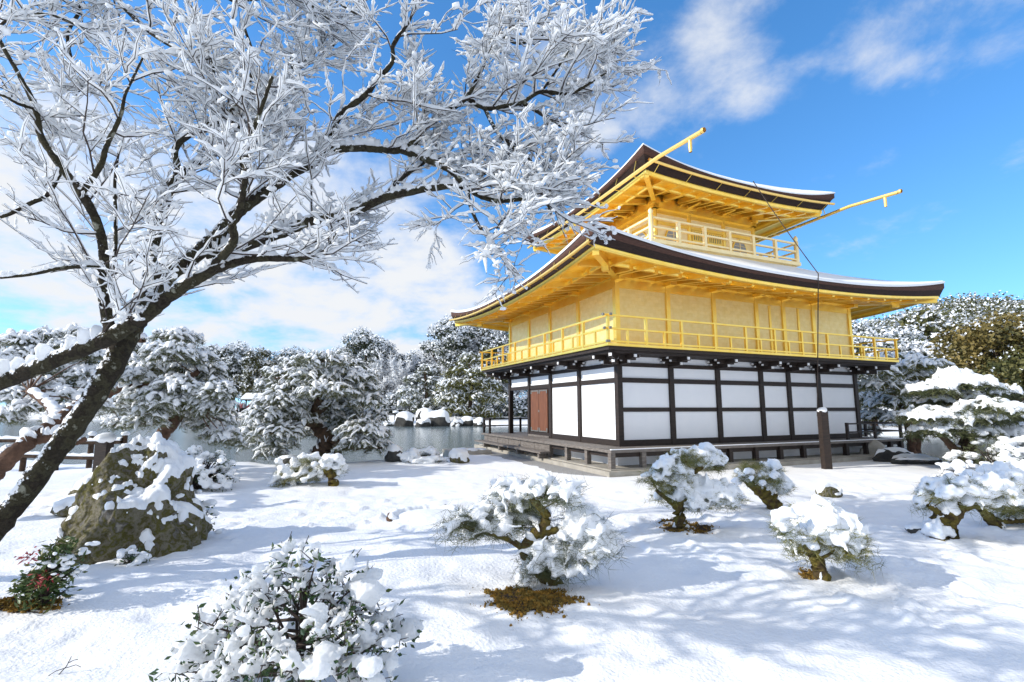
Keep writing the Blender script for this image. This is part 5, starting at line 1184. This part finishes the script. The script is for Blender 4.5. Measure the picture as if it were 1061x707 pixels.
def maple(name, label, limbs, seed, snowk=1.0, dens=1.0, base=None):
    rng = np.random.default_rng(seed); rt = thing(name, label, 'maple tree', tuple(base), 0)
    gt = Geo(); gb = Geo(); gs = Geo(); gtw = Geo(); L1 = []; R1 = []
    for main, fat, lb in limbs:
        P = np.array([[*at(u, v, d), r * mpp(d) * slim(u, v)] for u, v, d, r in lb]); Q = spline(P, 8)
        rad = np.maximum(Q[:, 3], .004) * (1 + .06 * rng.uniform(-1, 1, len(Q))); Q[:, :3] += rng.normal(size=(len(Q), 3)) * rad[:, None] * .05
        (gt if main else gb).tubes([Q[:, :3]], [rad], 14 if main else 9)
        if fat: limb_snow(gs, [(Q[:, :3], rad)], rng, 1.18 * fat, .98, minr=.028, rise=.3 if main else .4, hk=1.3)
        q = spline(Q[:, :3][:: max(1, len(Q) // 14)], 2); k = np.linspace(0, len(Q) - 1, 25).astype(int)
        sel = Q[k, :3]; keep = rad[k] < (.085 if main else .075)
        if keep.sum() > 4:
            s_ = sel[keep][:: 1]; idx_ = np.linspace(0, len(s_) - 1, 12); ii = np.minimum(idx_.astype(int), len(s_) - 2); ff = (idx_ - ii)[:, None]
            L1.append(s_[ii] * (1 - ff) + s_[ii + 1] * ff); R1.append(np.interp(idx_, np.arange(len(s_)), rad[k][keep]))
    L1 = np.array(L1); R1 = np.array(R1)
    A, ra = twigs(L1, R1, 5.6 * dens, .45, 1.2, rng)
    rA = np.minimum(ra * .55, .010)[:, None] * np.array([1, .85, .7, .5, .3]); rA = np.maximum(rA, .0035)
    B, rb = twigs(A, rA, 8.5 * dens, .25, .65, rng, skip=.12); rB = np.broadcast_to(np.array([.0048, .0042, .0036, .003, .002]), B.shape[:2])
    D, rd = twigs(B, rB, 11.5 * dens, .12, .34, rng, skip=.15); rD = np.broadcast_to(np.array([.003, .0027, .0024, .002, .0015]), D.shape[:2])
    gtw.tubes(A, rA, 6); gtw.tubes(B, rB, 4); gtw.tubes(D, rD, 3)
    for Q, r_, w, sd_ in ((A, rA, .027, 7), (B, rB, .0235, 6), (D, rD, .0165, 6)):
        m = rng.uniform(0, 1, len(Q)) < .94; Q = Q[m]; r_ = r_[m]
        Qs = np.stack([Q[:, 0], Q[:, 0] * .5 + Q[:, 1] * .5, Q[:, 1], Q[:, 1] * .5 + Q[:, 2] * .5, Q[:, 2], Q[:, 2] * .5 + Q[:, 3] * .5, Q[:, 3], Q[:, 3] * .5 + Q[:, 4] * .5, Q[:, 4]], 1)
        rs = np.repeat(r_, 2, 1)[:, :9]
        lump = rng.lognormal(-.05, .34, Qs.shape[:2]) * np.array([.6, 1, 1.05, 1, 1, .95, .85, .7, .3]) * rng.uniform(.55, 1.4, (len(Qs), 1))
        gs.tubes(Qs, w * lump * snowk, sd_, 0, True, rs)
    nb = D[rng.uniform(0, 1, len(D)) < .42 * np.clip((D[:, 2, 0] + 5.5) / 5, .35, 1.2)]; nb = nb[np.arange(len(nb)), rng.integers(1, 5, len(nb))]; snow_clumps(gs, nb + [0, 0, .014] + rng.normal(size=nb.shape) * .006, .029 * snowk, rng, .8, 1, .3)
    nb = B[rng.uniform(0, 1, len(B)) < .8]; nb = nb[np.arange(len(nb)), rng.integers(1, 5, len(nb))]; snow_clumps(gs, nb + [0, 0, .016], .034 * snowk, rng, .75, 1, .3)
    if gt.v: gt.build('trunk', BARK, rt, rel=True)
    gb.build('branches', BARK, rt, rel=True); gtw.build('twigs', TWIG, rt, rel=True); gs.build('snow', SNOWT, rt, rel=True)
    return rt


b1 = np.array([-5.15, 4.7, gz(-5.15, 4.7) - .1])
maple('leaning_maple', 'leaning bare maple with a lichen-spotted trunk and snow on every twig, left of the boulder',
      [(1, 0, [(-75, 640, 4.7, 21), (-40, 592, 4.8, 18.5), (0, 542, 4.95, 16.5), (42, 488, 5.1, 15.5), (85, 430, 5.25, 15), (118, 375, 5.4, 14.5), (138, 335, 5.5, 14.5), (155, 305, 5.6, 13)]),
       (0, 1, [(150, 312, 5.6, 15), (160, 280, 5.75, 12), (157, 255, 5.9, 10), (164, 232, 6.0, 9), (172, 205, 6.1, 8), (183, 185, 6.2, 7), (205, 168, 6.3, 6.5), (228, 154, 6.4, 6), (247, 140, 6.5, 5.5), (277, 107, 6.7, 5), (293, 88, 6.8, 4.5), (306, 68, 6.9, 4), (328, 62, 7, 3), (352, 40, 7.2, 2)]),
       (0, 1, [(172, 205, 6.1, 6), (184, 178, 6.0, 5), (182, 153, 5.9, 4.5), (208, 133, 5.8, 4), (234, 120, 5.7, 3.5), (255, 95, 5.6, 3), (262, 60, 5.5, 2.5), (250, 20, 5.4, 2)]),
       (1, 1, [(150, 310, 5.6, 13.9), (170, 288, 5.6, 12.3), (192, 272, 5.65, 10.7), (217, 252, 5.7, 9.84), (236, 232, 5.8, 9.02), (252, 215, 5.9, 8.2), (278, 197, 6.0, 7.38), (305, 178, 6.1, 6.56), (322, 170, 6.1, 6.15), (340, 157, 6.2, 5.74), (369, 153, 6.2, 5.33), (395, 155, 6.2, 4.92), (414, 155, 6.2, 4.92), (431, 146, 6.2, 4.51), (440, 132, 6.2, 4.1), (466, 114, 6.2, 3.77), (483, 101, 6.3, 3.44), (496, 78, 6.4, 2.87), (504, 58, 6.5, 2.46), (512, 30, 6.6, 1.8), (520, 8, 6.7, 1.23)]),
       (0, 1, [(340, 157, 6.2, 5.5), (343, 143, 6.2, 5), (352, 120, 6.1, 4.5), (379, 98, 6.0, 4.2), (388, 86, 5.9, 4), (406, 65, 5.8, 3.4), (408, 45, 5.7, 2.8), (425, 20, 5.6, 2), (430, -10, 5.5, 1.5)]),
       (0, 1, [(414, 155, 6.2, 5), (437, 163, 6.1, 4.8), (466, 176, 6.0, 4.5), (479, 189, 5.95, 4.2), (492, 200, 5.9, 3.8), (515, 208, 5.9, 3.2), (545, 206, 5.95, 2.6), (562, 207, 6.0, 1.6)]),
       (0, 1, [(483, 101, 6.3, 3.6), (502, 112, 6.2, 3.2), (522, 110, 6.2, 3), (541, 106, 6.15, 3), (561, 95, 6.1, 2.7), (590, 97, 6.1, 2.4), (613, 85, 6.1, 2), (636, 70, 6.1, 1.2)]),
       (0, 1, [(502, 112, 6.2, 2.8), (514, 135, 6.1, 2.4), (530, 152, 6.0, 2.2), (548, 165, 5.9, 2), (560, 190, 5.8, 1.6), (572, 225, 5.7, 1.2)]),
       (0, 1, [(541, 106, 6.15, 2.6), (560, 118, 6.3, 2.2), (580, 130, 6.4, 1.9), (605, 135, 6.5, 1.2)]),
       (0, 1, [(513, 30, 6.6, 2), (535, 45, 6.7, 1.8), (560, 38, 6.8, 1.4), (570, 25, 6.8, 1)]),
       (0, 1, [(561, 95, 6.1, 2), (575, 75, 6.0, 1.8), (590, 52, 5.9, 1.5), (605, 35, 5.9, 1)]),
       (0, 1, [(213, 262, 5.7, 9), (240, 259, 5.8, 8), (282, 244, 5.9, 7.5), (320, 229, 6.0, 7), (339, 226, 6.0, 6.5), (362, 221, 6.0, 6), (398, 205, 6.0, 5.5), (427, 198, 6.0, 5), (463, 193, 6.0, 4), (490, 195, 6.1, 2.5), (500, 178, 6.1, 1.5)]),
       (0, 1, [(398, 205, 6.0, 4), (410, 190, 6.1, 3.4), (425, 178, 6.2, 2.8), (440, 168, 6.3, 2), (452, 150, 6.4, 1.4)]),
       (0, 1, [(483, 190, 5.95, 3), (488, 215, 5.7, 2.4), (500, 240, 5.6, 1.8), (520, 262, 5.5, 1.2), (530, 285, 5.5, .8)]),
       (0, 1, [(247, 222, 5.9, 5), (251, 200, 5.8, 4.5), (252, 176, 5.7, 4), (249, 140, 5.5, 3.6), (241, 124, 5.4, 3), (225, 100, 5.3, 2.5), (220, 60, 5.1, 2)])], 501, 1.0, 1.0, b1)
b2 = np.array([-9.6, 5.4, gz(-9.6, 5.4) - .1])
maple('arching_maple', 'second maple whose long snow-topped limb comes in from the left across the leaning trunk',
      [(1, 1, [(-560, 640, 4.7, 26.6), (-420, 560, 4.8, 22.2), (-250, 490, 4.9, 17.8), (-120, 440, 5.0, 14.8), (-40, 412, 5.05, 13.3), (0, 396, 5.1, 12.6), (60, 372, 5.1, 11.8), (112, 350, 5.1, 11.1), (150, 327, 5.12, 9.99), (175, 307, 5.15, 8.88), (205, 288, 5.2, 7.77), (235, 274, 5.25, 6.66), (270, 267, 5.3, 5.18), (305, 268, 5.35, 4.07), (335, 261, 5.4, 2.96), (350, 240, 5.4, 1.85)]),
       (0, 1, [(214, 284, 5.2, 6.5), (231, 265, 5.1, 6), (242, 250, 5.0, 5.5), (241, 231, 4.95, 5), (249, 214, 4.9, 4.6), (254, 185, 4.85, 4), (256, 150, 4.8, 3.5), (268, 120, 4.8, 3), (282, 80, 4.8, 2.4)]),
       (0, 1, [(115, 348, 5.1, 9), (111, 328, 5.1, 7.5), (107, 304, 5.1, 7), (108, 275, 5.1, 6.5), (106, 250, 5.1, 6.2), (98, 224, 5.05, 6), (85, 202, 5.0, 6.5), (71, 183, 5.0, 6), (58, 166, 4.95, 5.5), (42, 140, 4.9, 5), (36, 110, 4.85, 4.5), (18, 75, 4.8, 3.5), (0, 42, 4.75, 3), (-15, 0, 4.7, 2)]),
       (0, 1, [(85, 200, 5, 4.5), (104, 172, 4.9, 4.2), (111, 150, 4.85, 3.8), (125, 120, 4.8, 3), (130, 98, 4.8, 2.2), (148, 60, 4.7, 1.6)]),
       (0, 1, [(36, 112, 4.85, 3.5), (20, 108, 4.7, 3), (0, 98, 4.6, 2.5), (-40, 90, 4.5, 2)]),
       (0, 1, [(107, 278, 5.1, 4), (92, 276, 4.9, 3.6), (61, 278, 4.8, 3.2), (34, 284, 4.7, 2.8), (0, 288, 4.6, 2.2)]),
       (0, 1, [(62, 178, 5, 4), (50, 201, 4.9, 3.6), (31, 211, 4.8, 3.4), (0, 225, 4.7, 3), (-50, 230, 4.6, 2)]),
       (0, 1, [(109, 300, 5.1, 3.5), (118, 270, 5.2, 3), (120, 230, 5.3, 2.6), (119, 190, 5.4, 2.2), (124, 150, 5.5, 1.6)]),
       (0, 1, [px_of(-8.6, 5.1, 1.7, .10), px_of(-7.9, 4.2, 2.6, .08), px_of(-7.0, 3.3, 3.3, .065), px_of(-6.0, 2.7, 3.7, .05), px_of(-5.0, 2.3, 3.9, .035), px_of(-4.2, 2.1, 4.0, .02)]),  # unseen limb added to throw shadow over the lower-right lawn
       (0, 1, [px_of(-7.0, 3.3, 3.3, .05), px_of(-6.6, 2.6, 3.9, .04), px_of(-6.4, 2.0, 4.5, .03), px_of(-6.0, 1.5, 4.9, .015)]),  # its side limb, added out of view for the same shadow
       (0, 1, [(-250, 490, 4.9, 10), (-210, 380, 5.2, 7), (-150, 240, 5.5, 6), (-90, 100, 5.8, 5), (-30, 0, 6, 4.4), (20, -60, 6, 4), (60, -50, 6, 3.6), (83, 2, 5.9, 3.2), (70, 36, 5.8, 2.6), (76, 68, 5.75, 2), (82, 95, 5.7, 1.4)]),
       (0, 1, [(20, -60, 6, 3.6), (80, -75, 6, 3.4), (150, -60, 6, 3.2), (230, -40, 6, 2.8), (300, -10, 6.0, 2.4), (340, 20, 6.1, 1.8)]),
       (0, 1, [(60, -50, 6, 3), (110, -10, 5.9, 2.8), (150, 30, 5.8, 2.4), (190, 55, 5.7, 2), (230, 70, 5.6, 1.5)]),
       (0, 1, [(-90, 100, 5.8, 3.4), (-40, 60, 5.6, 2.8), (10, 20, 5.5, 2.4), (50, 15, 5.4, 1.8), (90, 30, 5.4, 1.3)]),
       (0, 1, [(150, -60, 6, 3), (190, -20, 6, 2.8), (250, 0, 6, 2.6), (320, -10, 6.2, 2), (370, 15, 6.3, 1.5)])], 502, .95, .72, b2)
